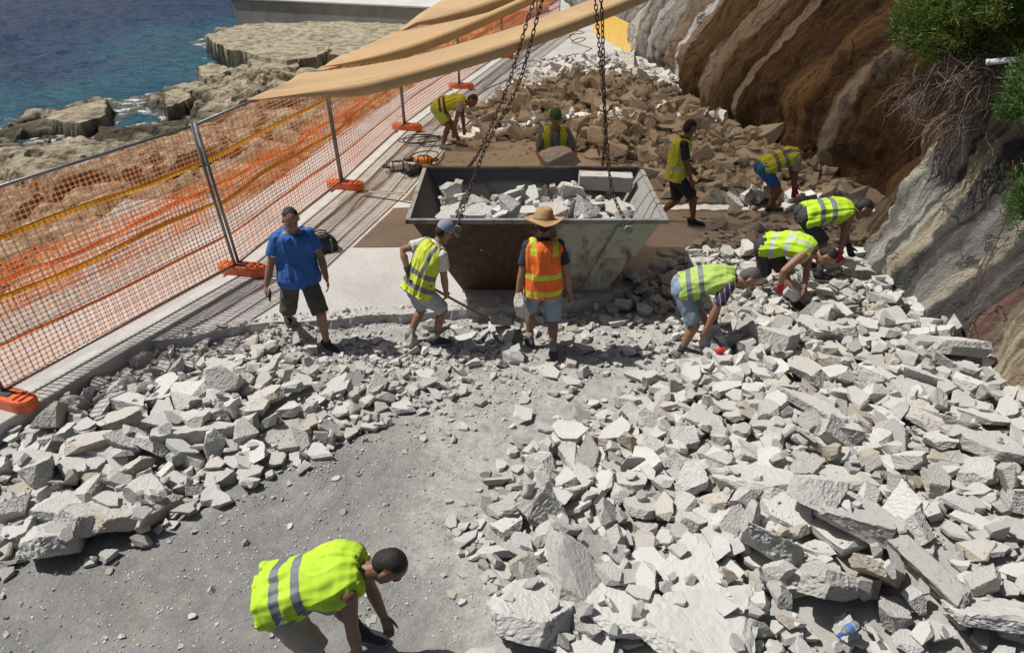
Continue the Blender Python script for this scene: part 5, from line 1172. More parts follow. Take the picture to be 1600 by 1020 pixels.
HEAP_R = wpoly([(800, 690), (900, 630), (1010, 570), (1060, 510), (1150, 470), (1240, 440), (1400, 430), (1500, 480), (1640, 570), (1700, 760), (1720, 1060), (740, 1060), (780, 960), (750, 890), (700, 830), (700, 780), (750, 740)], -.05)
HEAP_L = wpoly([(-60, 690), (60, 620), (190, 560), (330, 560), (480, 560), (600, 585), (625, 630), (570, 675), (500, 705), (440, 735), (410, 765), (310, 790), (220, 830), (100, 875), (0, 890), (-60, 860)], -.08)
MID = wpoly([(230, 545), (430, 520), (560, 540), (700, 500), (790, 490), (930, 465), (1010, 430), (1180, 352), (1310, 320), (1360, 420), (1200, 470), (1050, 540), (960, 580), (860, 610), (720, 640), (640, 640), (500, 590), (330, 575)], -.1)
BACKB = wpoly([(935, 440), (1010, 412), (1170, 352), (1300, 322), (1340, 400), (1180, 440), (1050, 470), (960, 490)], -.02)
CORE_R = wpoly([(900, 700), (1050, 600), (1120, 530), (1250, 480), (1400, 450), (1520, 500), (1660, 600), (1720, 1060), (900, 1060), (820, 850)], -.05)
BIGIT = []
def place_big(b, jitter=True):
    (px, py), dims, yaw, (tx, ty), lab = b
    g_ = G(px, py, .12 if px > 700 else .05); vi = BYK['slab'][len(BIGIT) % len(BYK['slab'])]; z_, t_ = rotm(yaw, tx, ty)
    sc_ = np.array([dims[0] * 1.0, dims[1] * 1.1, dims[2] * .95])
    res = F1.put(vi, sc_, t_ @ z_, g_.x, g_.y, .58, False)
    if res: F1.commit(*res[1]); F1.items[-1]['label'] = lab; BIGIT.append(F1.items[-1])
F1.fringe = HEAP_R
for x, y in sampler(HEAP_R, 900, rr): F1.drop(min(.44, .08 + rr.gamma(4, .033)), x, y, .26, r=rr, tries=7, jit=.22, q=.60)
F1.fringe = None
for b in BIG: place_big(b)
F1.fringe = HEAP_R
for x, y in sampler(HEAP_R, 380, rr): F1.drop(min(.36, .07 + rr.gamma(4, .030)), x, y, .30, r=rr, tries=7, jit=.20, q=.62)
F1.fringe = HEAP_L
for x, y in sampler(HEAP_L, 320, rr): F1.drop(min(.42, .10 + rr.gamma(4, .038)), x, y, .26, r=rr, tries=7, jit=.2, q=.60)
F1.fringe = None
for x, y in sampler(BACKB, 130, rr): F1.drop(min(.34, rr.gamma(5, .034)), x, y, .26, r=rr, tries=5, q=.6)
for x, y in sampler(MID, 480, rr): F1.drop(min(.22, rr.gamma(4, .024) + .03), x, y, .26, r=rr, tries=3, q=.6)
for x, y in sampler(HEAP_R, 260, rr): F1.drop(rr.uniform(.05, .14), x, y, .4, r=rr, tries=3, jit=.06)
for x, y in sampler(HEAP_L, 90, rr): F1.drop(rr.uniform(.05, .13), x, y, .4, r=rr, tries=3, jit=.06)

# far heap on the promenade, in the shade of the sails
HEAP_F = wpoly([(735, 205), (800, 135), (850, 100), (980, 85), (1030, 115), (1080, 165), (1160, 215), (1300, 265), (1290, 300), (1190, 318), (1090, 300), (1050, 270), (960, 235), (850, 208)], .15)
def ground_far(x, y):
    d = poly_dist(x, y, HEAP_F); d = np.where(poly_mask(x, y, HEAP_F), d, 0); p = np.stack([x, y, 0 * x], -1)
    z = .42 * sstep(0, 2.2, d) * (1 + .4 * fbm(p, .6, 3, 7)); return flatten_feet(z, x, y, FEETZ)
F2 = Field(-2.6, 7.2, 10.6, 29.0, .06, ground_far)
for fx, fy, fz, yaw in FEETZ: F2.block |= np.hypot(F2.X - fx, F2.Y - fy) < .2
F2.block |= F2.X > smooth_interp(F2.Y, cby, cbx) + .45
rf = np.random.default_rng(8)
for x, y in sampler(HEAP_F, 520, rf): F2.drop(min(.60, rf.gamma(6, .058)), x, y, .28, r=rf, tries=6, jit=.25, q=.6)
for x, y in sampler(HEAP_F, 480, rf): F2.drop(min(.45, rf.gamma(5, .048)), x, y, .30, r=rf, tries=6, jit=.3, q=.6)
for x, y in sampler(HEAP_F, 700, rf): F2.drop(rf.uniform(.08, .22), x, y, .4, r=rf, tries=2)

# load of the skip
SKIN_ = [(SKX - 1.30, SKY - .80), (SKX + 1.30, SKY - .80), (SKX + 1.30, SKY + .80), (SKX - 1.30, SKY + .80)]
F3 = Field(SKX - 1.6, SKX + 1.6, SKY - 1.05, SKY + 1.05, .035, lambda x, y: .70 + .14 * np.exp(-((x - SKX - .35) / .8) ** 2) - .10 * sstep(SKY + .1, SKY + .9, y) + 0 * x)
F3.block |= (abs(F3.X - SKX) > 1.38) | (abs(F3.Y - SKY) > .82)
rs = np.random.default_rng(21)
for x, y in sampler(SKIN_, 75, rs): F3.drop(min(.44, .12 + rs.gamma(4, .045)), x, y, .34, r=rs, stand=.1, tries=6, jit=.2, q=.65)
for x, y in sampler(SKIN_, 90, rs): F3.drop(rs.uniform(.06, .14), x, y, .5, r=rs)

def instance(it, label, group, name='concrete_piece'):
    v = VAR[it['v']]; o = bpy.data.objects.new(name, v['hi']); C.objects.link(o); o.rotation_mode = 'QUATERNION'
    o.rotation_quaternion = Matrix(it['R'].tolist()).to_quaternion(); o.scale = it['s'].tolist(); o.location = it['p']; tint = float(rng.uniform(.15 if name == 'far_concrete_piece' else 0, .85 if name == 'far_concrete_piece' else 1)); o.color = (tint, tint, tint, 1); tag(o, label(it, tint) if callable(label) else label, 'rubble piece', group); return o
def heap_mesh(name, pieces, mat, parent=None):
    Vs, Ts, Rn, off = [], [], [], 0
    for it in pieces:
        v = VAR[it['v']]; big = max(it['s']) > .12; Vv, Tt = (v['V'], v['T']) if big else (v['V0'], v['T0'])
        q = (Vv * it['s']) @ it['R'].T + np.array(it['p']); Vs.append(q); Ts.append(Tt + off); off += len(q); Rn.append(np.full(len(Tt), it.get('rnd', rng.uniform())))
    me = npmesh(name, np.concatenate(Vs), np.concatenate(Ts), False); attr(me, 'rnd', np.concatenate(Rn), 'FACE'); return obj(name, me, mat, parent)
for F in (F1, F2, F3): F.visible(); print('HEAP', np.quantile((F.H-F.H0)[F.H>F.H0+.02],[.5,.9,.99]).round(2), len(F.items))
left = [it for it in F1.items if it['p'][0] < -.9 and 'label' not in it]; right = [it for it in F1.items if it['p'][0] >= -.9 and 'label' not in it]
for it in BIGIT: instance(it, it['label'], 'large broken slabs', 'broken_slab')
def individuals(items, n, label, group, name):
    items = sorted(items, key=lambda i: -i['vis']); 
    for it in items[:n]: instance(it, label, group, name)
    return items[n:]
SHAPE = {'slab': 'flat slab', 'wedge': 'wedge', 'chunk': 'lump'}
def describe(where):
    def f(it, tint):
        size = max(it['s'][:2]); v = VAR[it['v']]; up = abs(it['R'][2, 2])
        w_ = 'big' if size > .52 else 'largish' if size > .42 else 'middling' if size > .33 else 'smallish' if size > .24 else 'small'; c_ = 'brownish' if tint > .93 else 'grey' if tint < .22 else 'whitish' if tint > .6 else 'pale'
        pose = 'on edge' if up < .6 else 'tilted' if up < .88 else 'tipped' if up < .955 else 'lying flat'
        return f"{w_} {c_} concrete {SHAPE[v['kind']]} {pose} {where(it['p'])}"
    return f
SHORT = ['hollowed slab', 'dark smooth slab', 'flat triangular slab', 'trowel-marked slab', 'broad bottom slab', 'flat-topped slab', 'big upright grey slab', 'pointed upright block', 'long narrow edge slab', 'long pale slab', 'curved grey slab', 'grey-faced slab', 'long right-edge slab', 'corner slab',
         'propped lower-left slab', 'second propped slab', 'standing left-heap slab', 'long left-heap slab', 'crumbling front slab', 'broad red-glove slab', 'bending-men slab', 'slab at the cliff foot', 'round-backed block']
BIGLAB = [b[4] for b in BIG]
def near_where(p):
    x, y = p[0], p[1]
    dn_, kn_ = min((math.hypot(it['p'][0] - x, it['p'][1] - y), BIGLAB.index(it['label'])) for it in BIGIT)
    if dn_ < .62: it = [b for b in BIGIT if b['label'] == BIGLAB[kn_]][0]['p']; return ('left of' if x < it[0] - .2 else 'right of' if x > it[0] + .2 else 'behind' if y > it[1] else 'in front of') + ' the ' + SHORT[kn_]
    if x < -.9: return 'at the front of the left heap' if y < 5.7 else 'in the left heap near the kerb' if x < -3.4 else 'in the left heap, middle' if y < 6.8 else 'below the broken slab edge'
    if y > 8.5: return 'right of the skip in its shade' if x < 2.9 else 'by the men at the cliff foot'
    if y > 7.0: return 'in front of the skip' if x < 1.3 else 'around the grey-haired man' if x < 3.0 else 'below the red-gloved man' if x < 4.3 else 'at the foot of the striped cliff'
    if y > 5.4: return 'on the left fringe of the right heap' if x < .9 else 'in the middle of the right heap' if x < 3.0 else 'near the cliff in the right heap'
    if y > 4.2: return 'left of the crack in the foreground' if x < .9 else 'in the front of the right heap' if x < 2.3 else 'near the right edge of the picture'
    return 'along the bottom edge, centre' if x < 1.3 else 'in the bottom right corner'
rest = individuals(right + left, 300, describe(near_where), 'concrete pieces of the near heaps', 'concrete_piece')
def far_where(p): return ('in the cliffside far heap' if p[0] > 3.9 else 'left of the green-capped man' if p[0] < .3 else 'behind the green-capped man' if p[0] < 1.4 else 'by the right-hand chains' if p[0] < 2.3 else 'behind the walking man') + (', far back' if p[1] > 20 else ', halfway back' if p[1] > 17 else ', at the front')
restf = individuals(F2.items, 150, describe(far_where), 'concrete pieces of the far heap', 'far_concrete_piece')  # the same concrete pieces as in the near heaps
rests = individuals(F3.items, 50, describe(lambda p: 'in the skip, ' + ('left end' if p[0] < -.2 else 'right end' if p[0] > .9 else 'middle')), 'concrete pieces in the skip', 'skip_concrete_piece')  # concrete pieces of the same kind, lying in the skip
stuff(tag(heap_mesh('concrete_rubble', [i for i in rest if i['vis'] > 0 or max(i['s']) > .2], M_RUBBLE), 'small pale concrete rubble filling the heaps in front of the skip', 'rubble'))
stuff(tag(heap_mesh('far_concrete_rubble', restf, M_RUBBLE), 'small rubble filling the far heap under the shade sails', 'rubble'))
stuff(tag(heap_mesh('skip_rubble', rests, M_RUBBLE), 'small rubble between the pieces in the skip', 'rubble'))
# fines: the body of the heaps between the pieces
def fines(name, F, mask, mat, label, base=0.0):
    P = np.stack([F.X, F.Y, F.H0 - (.035 if F is not F3 else 0) * sstep(0, .06, F.H0 - base) + .018 * fbm(np.stack([F.X, F.Y, 0 * F.X], -1), 9, 3, 4)], -1); k = mask[:-1, :-1] & mask[1:, 1:] & mask[1:, :-1] & mask[:-1, 1:]
    me = gridmesh(name, P, True, k); attr(me, 'rnd', np.full(len(me.polygons), .12), 'FACE'); return stuff(tag(obj(name, me, mat), label, 'rubble'))
base1 = np.where(F1.Y < edge_y(F1.X), bed_z(F1.X, F1.Y), 0.0)
fines('crushed_concrete', F1, (F1.H0 > base1 + .014) & ~((F1.X < fence_x(F1.Y) + .31)), M_RUBBLE, 'crushed concrete and dust between the pieces of the near heaps', base1)
fines('far_crushed_concrete', F2, F2.H0 > .01, M_RUBBLE, 'crushed concrete between the pieces of the far heap')
fines('skip_fines', F3, (abs(F3.X - SKX) < 1.32) & (abs(F3.Y - SKY) < .80), M_RUBBLE, 'crushed concrete under the load of the skip')
# gravel scattered over bed, slab edge and heaps
rg = np.random.default_rng(33)
def gravel(name, n, polys, F, lo, hi, label, keepout=None):
    pts = []
    for poly, share in polys: pts += sampler(poly, int(n * share), rg)
    pts = np.array(pts); size = lo * (hi / lo) ** (rg.uniform(size=len(pts)) ** 2.6); z = F.h(pts[:, 0], pts[:, 1]); Vs, Ts, Rn, off = [], [], [], 0
    i = np.clip(((pts[:, 0] - F.x0) / F.c).astype(int), 0, F.nx - 1); j = np.clip(((pts[:, 1] - F.y0) / F.c).astype(int), 0, F.ny - 1); blk = F.block[i, j]
    Hs = F.H.copy(); k_ = 4                                   # crumbs settle in the hollows, not on top of the pieces
    for ax in (0, 1): Hs = sum(np.roll(Hs, o_, ax) for o_ in range(-k_, k_ + 1)) / (2 * k_ + 1)
    perched = (F.H - F.H0 > .03) & (F.H > Hs - .035); top_ = perched[i, j]
    for k in range(len(pts)):
        if blk[k] or (top_[k] and rg.uniform() > .06): continue
        v = VAR[int(rg.integers(len(VAR)))]; q = Matrix.Rotation(rg.uniform(0, 6.28), 3, 'Z') @ Matrix.Rotation(rg.normal(0, .35), 3, 'X'); s_ = size[k] * np.array([rg.uniform(.8, 1.4), 1, rg.uniform(.8, 1.6)])
        w_ = (v['V0'] * s_) @ np.array(q).T + np.array([pts[k, 0], pts[k, 1], z[k] + .10 * size[k]]); Vs.append(w_); Ts.append(v['T0'] + off); off += len(w_); Rn.append(np.full(len(v['T0']), rg.uniform()))
    me = npmesh(name, np.concatenate(Vs), np.concatenate(Ts), False); attr(me, 'rnd', np.concatenate(Rn), 'FACE'); return stuff(tag(obj(name, me, M_RUBBLE), label, 'gravel'))
OPEN = wpoly([(0, 900), (240, 850), (440, 760), (640, 650), (860, 610), (960, 580), (740, 720), (690, 780), (760, 960), (700, 1060), (0, 1060)], -.17)
EDGE = wpoly([(230, 545), (430, 512), (550, 500), (800, 484), (930, 458), (930, 500), (800, 560), (620, 600), (400, 570), (250, 575)], -.17)
gravel('concrete_gravel', 13000, [(MID, .36), (HEAP_R, .25), (HEAP_L, .13), (OPEN, .03), (EDGE, .20)], F1, .012, .075, 'fine concrete gravel scattered over the broken-out bed and heaps')
gravel('concrete_grit', 9000, [(OPEN, .45), (MID, .30), (EDGE, .25)], F1, .006, .022, 'fine concrete grit and crumbs strewn over the bare bed')
FSC = wpoly([(690, 260), (735, 205), (850, 205), (960, 235), (1050, 275), (1090, 305), (1180, 322), (1170, 345), (1030, 300), (900, 235)], 0)
gravel('far_gravel', 1500, [(HEAP_F, .9), (FSC, .1)], F2, .03, .10, 'fine gravel along the foot of the far heap')
# ------------------------------------------------------------ things held, tools and litter
def piece(it_v, dims, rot, loc, label, name='concrete_block', cat='rubble piece'):
    o = bpy.data.objects.new(name, VAR[it_v]['hi']); C.objects.link(o); o.scale = dims; o.rotation_euler = tuple(R(a) for a in rot); o.location = loc; o.color = (.55, .55, .55, 1); return tag(o, label, cat)
piece(15, (.60, .46, .66), (80, 10, 5), (.72, 10.98, 1.16), 'angular grey block in the hands of the man in the green cap').color = (.82, .82, .82, 1)
piece(16, (.36, .16, .26), (20, 78, 20), (.10, 7.42, .50), 'narrow stone hanging from the left hand of the man in the straw hat')
piece(3, (.30, .30, .34), (70, 20, 10), (2.33, 7.40, .12), 'square block gripped by the grey-haired man')
piece(5, (.26, .13, .30), (20, 30, 10), (3.50, 8.22, .27), 'thin shard held in the red glove')
piece(18, (.22, .20, .26), (10, 20, 40), (4.62, 9.22, .22), 'stone between the gloves of the man at the cliff foot')
# long square kerb stone lying in the skip
bm = bmesh.new(); box(bm, (0, 0, 0), (.74, .20, .21), None, .012, 2); bmesh.ops.subdivide_edges(bm, edges=bm.edges, cuts=5, use_grid_fill=True)
for v_ in bm.verts: v_.co += Vector(rng.normal(0, .004, 3))
kb = obj('kerb_stone', bm, M_ROCK); kb.color = (.05, .05, .05, 1); kb.location = (SKX + .98, SKY + .66, 1.12); kb.rotation_euler = (R(6), R(2), R(-2)); tag(kb, 'long square grey kerb stone lying at the back of the skip', 'kerb stone')

# shovel
a, b = Vector((-1.18, 7.60, .88)), Vector((-.77, 7.70, .55)); d = (b - a).normalized(); a0 = a - d * .10 - Vector((0, 0, .045)) + d * .08; tip = a0 + d * 1.22
sv = empty('shovel', tip.to_tuple()); tag(sv, 'long-handled shovel pushed into the rubble beside the skip', 'shovel')
bm = bmesh.new(); tube(bm, [a0 - tip, Vector((0, 0, .02))], .016, 10); obj('handle', smooth_all(bm_me(bm)), M_WOOD, sv)
hx = Vector((d.x, d.y, 0)).normalized(); hy = Vector((-hx.y, hx.x, 0)); n_, m_ = 9, 8
S_, T_ = np.meshgrid(np.linspace(0, 1, n_), np.linspace(-1, 1, m_), indexing='ij'); wd = .115 * (1 - .35 * np.maximum(0, S_ - .6) / .4)
Pb = np.array(hx) * (S_ * .30)[..., None] + np.array(hy) * (T_ * wd)[..., None] + np.array([0, 0, 1]) * (-.06 * S_ + .03 * T_ ** 2 - .005)[..., None]
bl = obj('blade', gridmesh('blade', Pb), M_DARK, sv); md = bl.modifiers.new('t', 'SOLIDIFY'); md.thickness = .004
# phone
bm = bmesh.new(); box(bm, (0, 0, 0), (.012, .075, .155), None, .005, 2); ph = obj('mobile_phone', bm, M_BLACK); ph.location = p2[1][1] + Vector((.03, -.03, -.11)); ph.rotation_euler = (R(12), R(10), R(30)); tag(ph, 'black mobile phone in the hand of the man in blue', 'phone')

# demolition hammers by the fence
def breaker(px, py, yaw, m1, m2, label):
    g_ = G(px, py, 0); t = empty('demolition_hammer', (g_.x, g_.y, 0), R(yaw)); tag(t, label, 'power tool', 'demolition hammers by the fence')
    bm = bmesh.new(); tube(bm, [(-.05, 0, .095), (.0, 0, .095), (.26, 0, .095), (.32, 0, .09)], [.065, .088, .084, .06], 14); obj('motor_housing', smooth_all(bm_me(bm)), m1, t)
    bm = bmesh.new(); tube(bm, [(.32, 0, .09), (.5, 0, .08), (.54, 0, .075)], [.052, .045, .03], 12); obj('hammer_barrel', smooth_all(bm_me(bm)), m2, t)
    bm = bmesh.new(); tube(bm, [(.54, 0, .07), (.80, 0, .035), (.86, 0, .03)], [.014, .012, .004], 8); obj('chisel', bm, M_STEEL, t)
    bm = bmesh.new(); tube(bm, [(-.04, .06, .10), (-.15, .07, .11), (-.17, 0, .11), (-.15, -.07, .11), (-.04, -.06, .10)], .016, 8); obj('rear_handle', smooth_all(bm_me(bm)), M_BLACK, t)
    bm = bmesh.new(); tube(bm, [(.36, 0, .10), (.36, .14, .14), (.36, .20, .15)], .016, 8); tube(bm, [(.36, .0, .10), (.36, -.08, .10)], .03, 8); obj('side_handle', smooth_all(bm_me(bm)), M_BLACK, t)
    bm = bmesh.new(); box(bm, (.12, 0, .178), (.20, .06, .03), None, .008); obj('vent_cover', bm, M_DARK, t)
    for x in (.02, .22):
        bm = bmesh.new(); tube(bm, [(x - .012, 0, .095), (x + .012, 0, .095)], .0905, 14); obj('collar', bm, M_BLACK, t)
    return t
breaker(612, 268, 22, M_WHITEP, M_PIPE, 'white demolition hammer lying nearest the fence'); breaker(640, 276, 50, M_DARK, M_YTOOL, 'dark grey hammer with a yellow barrel, nearest the skip'); breaker(672, 258, 170, M_OTOOL, M_DARK, 'orange and black hammer lying at the skip corner')
# black tool bag behind the man in blue
g_ = G(503, 392, 0); bg = empty('tool_bag', (g_.x, g_.y, 0), R(30)); tag(bg, 'black tool bag on the ground behind the man in blue', 'bag')
bm = bmesh.new(); rings = []
for s_, z_ in ((.95, 0), (1.0, .03), (1.0, .12), (.82, .20), (.55, .235)): rings.append([bm.verts.new((.24 * s_ * math.copysign(abs(math.cos(k_ * .3142)) ** .5, math.cos(k_ * .3142)), .13 * (s_ ** 1.4) * math.copysign(abs(math.sin(k_ * .3142)) ** .5, math.sin(k_ * .3142)), z_)) for k_ in range(20)])
for r0, r1 in zip(rings, rings[1:]):
    for k in range(20): bm.faces.new((r0[k], r0[(k + 1) % 20], r1[(k + 1) % 20], r1[k]))
bm.faces.new(rings[-1]); bm.faces.new(list(reversed(rings[0]))); obj('bag_body', bm, M_BLACK, bg)
for y_ in (-.07, .07):
    bm = bmesh.new(); tube(bm, [(-.14, y_, .18), (-.11, y_ * .8, .28), (0, y_ * .7, .31), (.11, y_ * .8, .28), (.14, y_, .18)], .012, 6); obj('bag_handle', smooth_all(bm_me(bm)), M_DARK, bg)
for x_ in (-.12, .12):
    bm = bmesh.new(); box(bm, (x_, 0, .10), (.03, .275, .20), None, .004); obj('bag_strap', bm, M_GREY, bg)

# cables
def cable(name, pts, rad, mat, label, cat='cable', z=.008):
    Q = [Vector(p) for p in pts]; out = []
    for k in range(len(Q) - 1):
        p0, p1, p2_, p3 = Q[max(k - 1, 0)], Q[k], Q[k + 1], Q[min(k + 2, len(Q) - 1)]
        for j in range(6): t = j / 6; out.append(.5 * ((2 * p1) + (p2_ - p0) * t + (2 * p0 - 5 * p1 + 4 * p2_ - p3) * t * t + (3 * p1 - p0 - 3 * p2_ + p3) * t ** 3))
    out.append(Q[-1]); bm = bmesh.new(); tube(bm, out, rad, 6); return tag(obj(name, smooth_all(bm_me(bm)), mat), label, cat)
rc = random.Random(4)
def coil(cx, cy, n, r0, jit, ex=1.3):
    P = []
    for k in range(n * 9):
        a_ = k * 2 * math.pi / 9; r_ = r0 * (1 + rc.uniform(-jit, jit)); P.append((cx + ex * r_ * math.cos(a_) + .2 * math.sin(k * .13), cy + r_ * math.sin(a_) + .1 * math.cos(k * .21), .010 + .004 * (k % 9) + .010 * (k // 9)))
    return P
c0 = G(672, 222); cable('coiled_cable', coil(c0.x, c0.y, 5, .33, .35), .009, M_BLACK, 'tangled black cable in loose coils by the fence foot')
cable('cable', [G(x, y, .01) for x, y in ((708, 190), (730, 165), (760, 140), (800, 122), (835, 100), (852, 92), (835, 104), (806, 108), (818, 98), (860, 92), (905, 84), (925, 76))], .012, M_BLACK, 'black cable running from the coils to the far concrete')
cable('loose_cable', [G(x, y, .01) for x, y in ((925, 76), (905, 70), (893, 66), (905, 60), (915, 61), (900, 67), (890, 56), (912, 52), (905, 49), (893, 47))], .014, M_BLACK, 'thin black cable curled on the far concrete')
cable('ground_cable', [G(x, y, .01) for x, y in ((700, 208), (722, 200), (745, 178), (768, 158), (790, 150), (800, 152))], .010, M_BLACK, 'black cable along the foot of the far fence')
cable('steel_rod', [G(568, 306, .012), G(605, 311, .012), G(642, 317, .012)], .011, M_TWIG, 'straight steel rod lying by the orange fence foot', 'rod')
cable('tool_cable', [G(x, y, .012) for x, y in ((655, 262), (640, 250), (648, 240), (668, 236), (684, 238), (680, 247), (662, 252), (672, 262), (690, 250), (694, 238))], .009, M_BLACK, 'black power lead looped over the demolition hammers')
# rebar and sticks in the far heap foot
for k, (x0, y0, x1, y1, lb) in enumerate(((912, 236, 1010, 262, 'thin'), (925, 248, 1040, 268, 'bent'), (900, 228, 960, 240, 'short'), (940, 255, 1010, 270, 'dusty'), (770, 200, 850, 205, 'half buried'))):
    a, b = G(x0, y0, .03), G(x1, y1, .05); m = a.lerp(b, .5) + Vector((rc.uniform(-.1, .1), rc.uniform(-.2, .2), .05)); cable('iron_bar', [a, m, b], .012, M_TWIG, lb + ' rusty bar at the foot of the far heap ' + ('left of the chains' if x0 < 800 else ('behind the green-capped man' if k == 2 else 'by the walking man' if k == 1 else 'behind the skip corner' if k == 3 else 'right of the chains')), 'bar')
# yellow board by the cliff
a, b = G(928, 50, 0), G(992, 88, 0); d = (b - a); L_ = d.length; yb = empty('yellow_board', a.to_tuple(), math.atan2(d.y, d.x)); tag(yb, 'yellow board standing on edge along the foot of the cliff', 'board')
bm = bmesh.new(); box(bm, (L_ / 2, 0, .45), (L_, .04, .90), Matrix.Rotation(R(-6), 3, 'X'), .006); obj('panel', bm, M_BOARD, yb)
for x_ in (.6, L_ - .6):
    bm = bmesh.new(); box(bm, (x_, .07, .40), (.06, .07, .80), Matrix.Rotation(R(-6), 3, 'X'), .004); obj('batten', bm, M_WOOD, yb)
# litter
bt = empty('plastic_bottle', (0, 0, 0)); bm = bmesh.new(); lathe(bm, [(.0, 0), (.028, .002), (.032, .012), (.031, .05), (.033, .09), (.031, .12), (.024, .155), (.013, .178), (.013, .19)], 16)
mg, tg, pg = newmat('clear_plastic'); pg.inputs['Base Color'].default_value = (.75, .84, .95, 1); pg.inputs['Roughness'].default_value = .12; pg.inputs['Transmission Weight'].default_value = .75; pg.inputs['IOR'].default_value = 1.25
obj('bottle_body', smooth_all(bm_me(bm)), mg, bt); bm = bmesh.new(); lathe(bm, [(.015, .188), (.0155, .19), (.0155, .208), (.012, .211)], 14); obj('bottle_cap', bm, plain('blue_cap', (.05, .14, .5), .4), bt)
bm = bmesh.new(); lathe(bm, [(.0335, .07), (.0345, .072), (.0345, .112), (.0335, .114)], 16); obj('bottle_label', bm, plain('blue_label', (.10, .25, .65), .4), bt)
cand = [(float(F1.h(q_.x, q_.y)), q_) for q_ in (G(1335 + dx_, 1002 + dy_, .10) for dx_ in (-30, -15, 0, 15, 30) for dy_ in (-20, -10, 0))]
hb_, g_ = max(cand, key=lambda c_: c_[0]); bt.location = (g_.x, g_.y, hb_ + .036); bt.rotation_euler = (R(80), R(0), R(-55)); tag(bt, 'small clear plastic bottle with a blue label in the rubble', 'bottle')
g_ = G(1122, 568, -.05); gl = empty('red_can', (g_.x, g_.y, float(F1.h(g_.x, g_.y)) + .03)); bm = bmesh.new(); tube(bm, [(-.05, 0, 0), (-.045, 0, 0), (.045, 0, 0), (.055, 0, 0)], [.025, .031, .031, .024], 14); obj('can_body', smooth_all(bm_me(bm)), M_RED, gl)
bm = bmesh.new(); tube(bm, [(.055, 0, 0), (.058, 0, 0)], .024, 14); obj('can_lid', bm, M_PIPE, gl); gl.rotation_euler = (0, 0, R(25)); tag(gl, 'small red can among the rubble below the grey-haired man', 'can')

M_WIRE = plain('faded_red_wire', (.16, .035, .03), .7)
# ------------------------------------------------------------ growth on the cliff
def bush(name, label, c, rad, n, mat, seed, blade=(.10, .20), down=0.0, stems=14):
    r = np.random.default_rng(seed); t = empty(name, c); tag(t, label, 'bush'); bm = bmesh.new()
    ends = []
    for k in range(stems):
        a_ = r.uniform(0, 6.28); v = np.array([math.cos(a_), math.sin(a_) * .8, r.uniform(-.2, 1.1)]) * np.array(rad) * r.uniform(.5, .9); ends.append(v)
        m = v * .5 + r.normal(0, .06, 3); tube(bm, [(r.normal(0, .05), r.normal(0, .05), -rad[2] * .5), m, v], [.016, .009, .004], 5)
    obj('stems', bm, M_TWIG, t)
    # sprays: clumps of thin blades
    nc = max(60, n // 90); cc = r.normal(size=(nc, 3)); cc /= np.linalg.norm(cc, axis=1)[:, None]; cc *= (r.uniform(.25, 1, nc) ** .5)[:, None]; cc[:, 2] = np.where(cc[:, 2] < -.55, cc[:, 2] * .4, cc[:, 2])
    cc = cc * rad; i = r.integers(0, nc, n); d0 = cc[i] / (np.linalg.norm(cc[i], axis=1)[:, None] + 1e-6)
    p = cc[i] + r.normal(0, .055, (n, 3)); d = d0 * .7 + np.array([0, 0, .55 - down]) + r.normal(0, .42, (n, 3)); d /= np.linalg.norm(d, axis=1)[:, None]
    ln = r.uniform(*blade, n)[:, None]; wv = np.cross(d, r.normal(size=(n, 3))); wv /= np.linalg.norm(wv, axis=1)[:, None]; wd = ln * r.uniform(.045, .08, (n, 1))
    V_ = np.stack([p - wv * wd, p + wv * wd, p + d * ln * .6 + wv * wd * .8, p + d * ln + np.array([0, 0, -.02]), p + d * ln * .6 - wv * wd * .8], 1).reshape(-1, 3)
    F_ = np.arange(n * 5).reshape(n, 5); me = npmesh('foliage', V_, F_, False); attr(me, 'rnd', np.clip(r.uniform(size=nc)[i] * .7 + r.uniform(0, .3, n), 0, 1), 'FACE'); obj('foliage', me, mat, t); return t
g_ = AY(1505, 45, 9.6); bush('feathery_bush', 'bright green feathery bush overhanging the cliff, top right', (g_.x + .15, 9.6, g_.z + .05), (.95, .85, .62), 34000, M_LEAF, 1, (.05, .12))
g_ = AY(1590, 15, 8.6); bush('feathery_bush', 'green bush in the top right corner beside the pipe', (g_.x + .2, 8.6, g_.z + .25), (.75, .7, .6), 20000, M_LEAF, 2, (.05, .12))
g_ = AY(1605, 150, 7.6); bush('leafy_bush', 'dark green bush below the pipe at the right edge', (g_.x + .1, 7.6, g_.z), (.28, .45, .42), 4500, M_LEAF2, 3, (.05, .10))
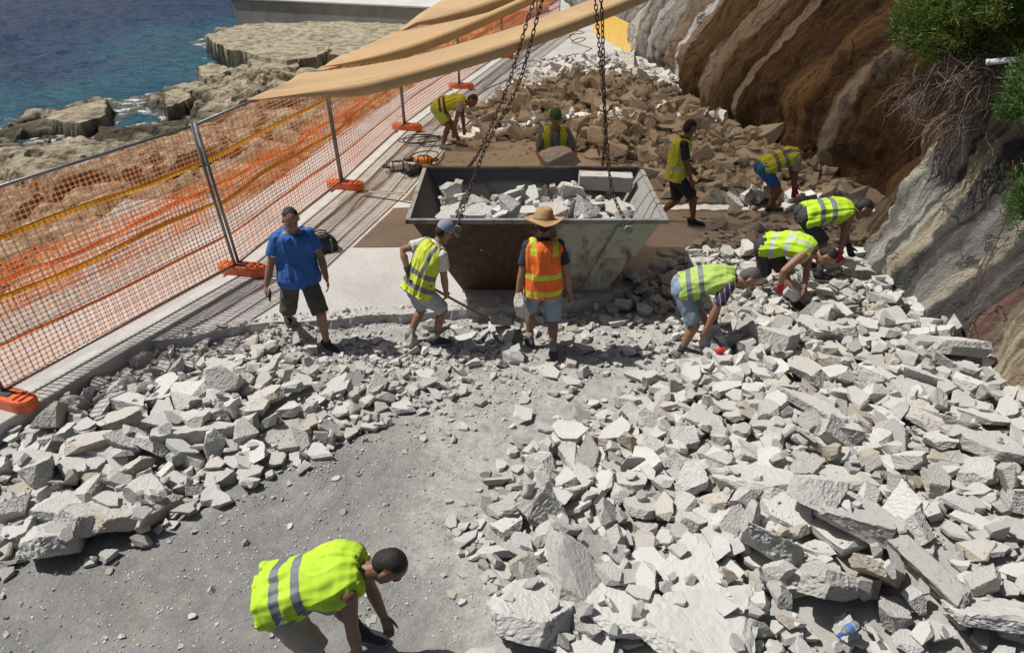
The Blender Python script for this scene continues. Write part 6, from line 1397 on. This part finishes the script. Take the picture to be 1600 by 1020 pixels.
g_ = AY(1612, 315, 7.0); bush('leafy_bush', 'green bush lowest on the right edge of the cliff', (g_.x + .12, 7.0, g_.z), (.26, .35, .42), 4000, M_LEAF2, 4, (.05, .10))
def creeper(name, px, py, Y_, n, spread, label, seed):
    r = np.random.default_rng(seed); g0 = AY(px, py, Y_); t = empty(name, g0.to_tuple()); tag(t, label, 'dead shrub'); bm = bmesh.new()
    for k in range(n):
        p = Vector((r.normal(0, spread * .8) + .18, r.normal(0, spread * .8), r.normal(0, .10) + .28)); d = Vector((-.40 + r.normal(0, .3), r.normal(0, .35), -.5 + r.normal(0, .4))).normalized(); pts = [p]
        for j in range(5): d = (d + Vector(r.normal(0, .33, 3)) + Vector((-.03, 0, -.10))).normalized(); p = p + d * r.uniform(.07, .15); pts.append(p)
        w0 = r.uniform(.003, .009); tube(bm, pts, [w0 * (1 - .16 * j) for j in range(6)], 4)
    obj('twigs', bm, M_TWIG, t)
creeper('dead_shrub', 1500, 140, 9.1, 260, .32, 'tangle of dead brown twigs hanging under the feathery bush', 5)
creeper('dead_shrub', 1440, 170, 9.7, 170, .25, 'dry grey twigs at the left end of the overhang', 6)
creeper('dead_shrub', 1470, 215, 9.0, 60, .18, 'few bare roots dangling on the striped rock', 7)
a, b = AY(1541, 98, 8.3), AY(1640, 84, 8.0); pp = empty('drain_pipe', a.to_tuple()); tag(pp, 'pale drain pipe sticking out of the cliff at the top right', 'pipe')
bm = bmesh.new(); tube(bm, [Vector((0, 0, 0)), (b - a) + Vector((.5, 0, .03))], .030, 14); obj('pipe_body', smooth_all(bm_me(bm)), M_PIPE, pp)
bm = bmesh.new(); tube(bm, [Vector((-.003, 0, 0)), (b - a) * .06], .034, 14); obj('pipe_end', smooth_all(bm_me(bm)), M_PIPE, pp)
a = AY(1558, 340, 7.4); cable('red_wire', [AY(1580, 250, 7.6) + Vector((.02, 0, 0)), AY(1575, 330, 7.5), AY(1540, 420, 7.4), AY(1512, 500, 7.3)], .006, M_WIRE, 'thin red wire hanging down the striped cliff', 'wire')
print('TRIS', sum(len(o.data.polygons) for o in bpy.data.objects if o.type == 'MESH'), 'objs', len(bpy.data.objects))
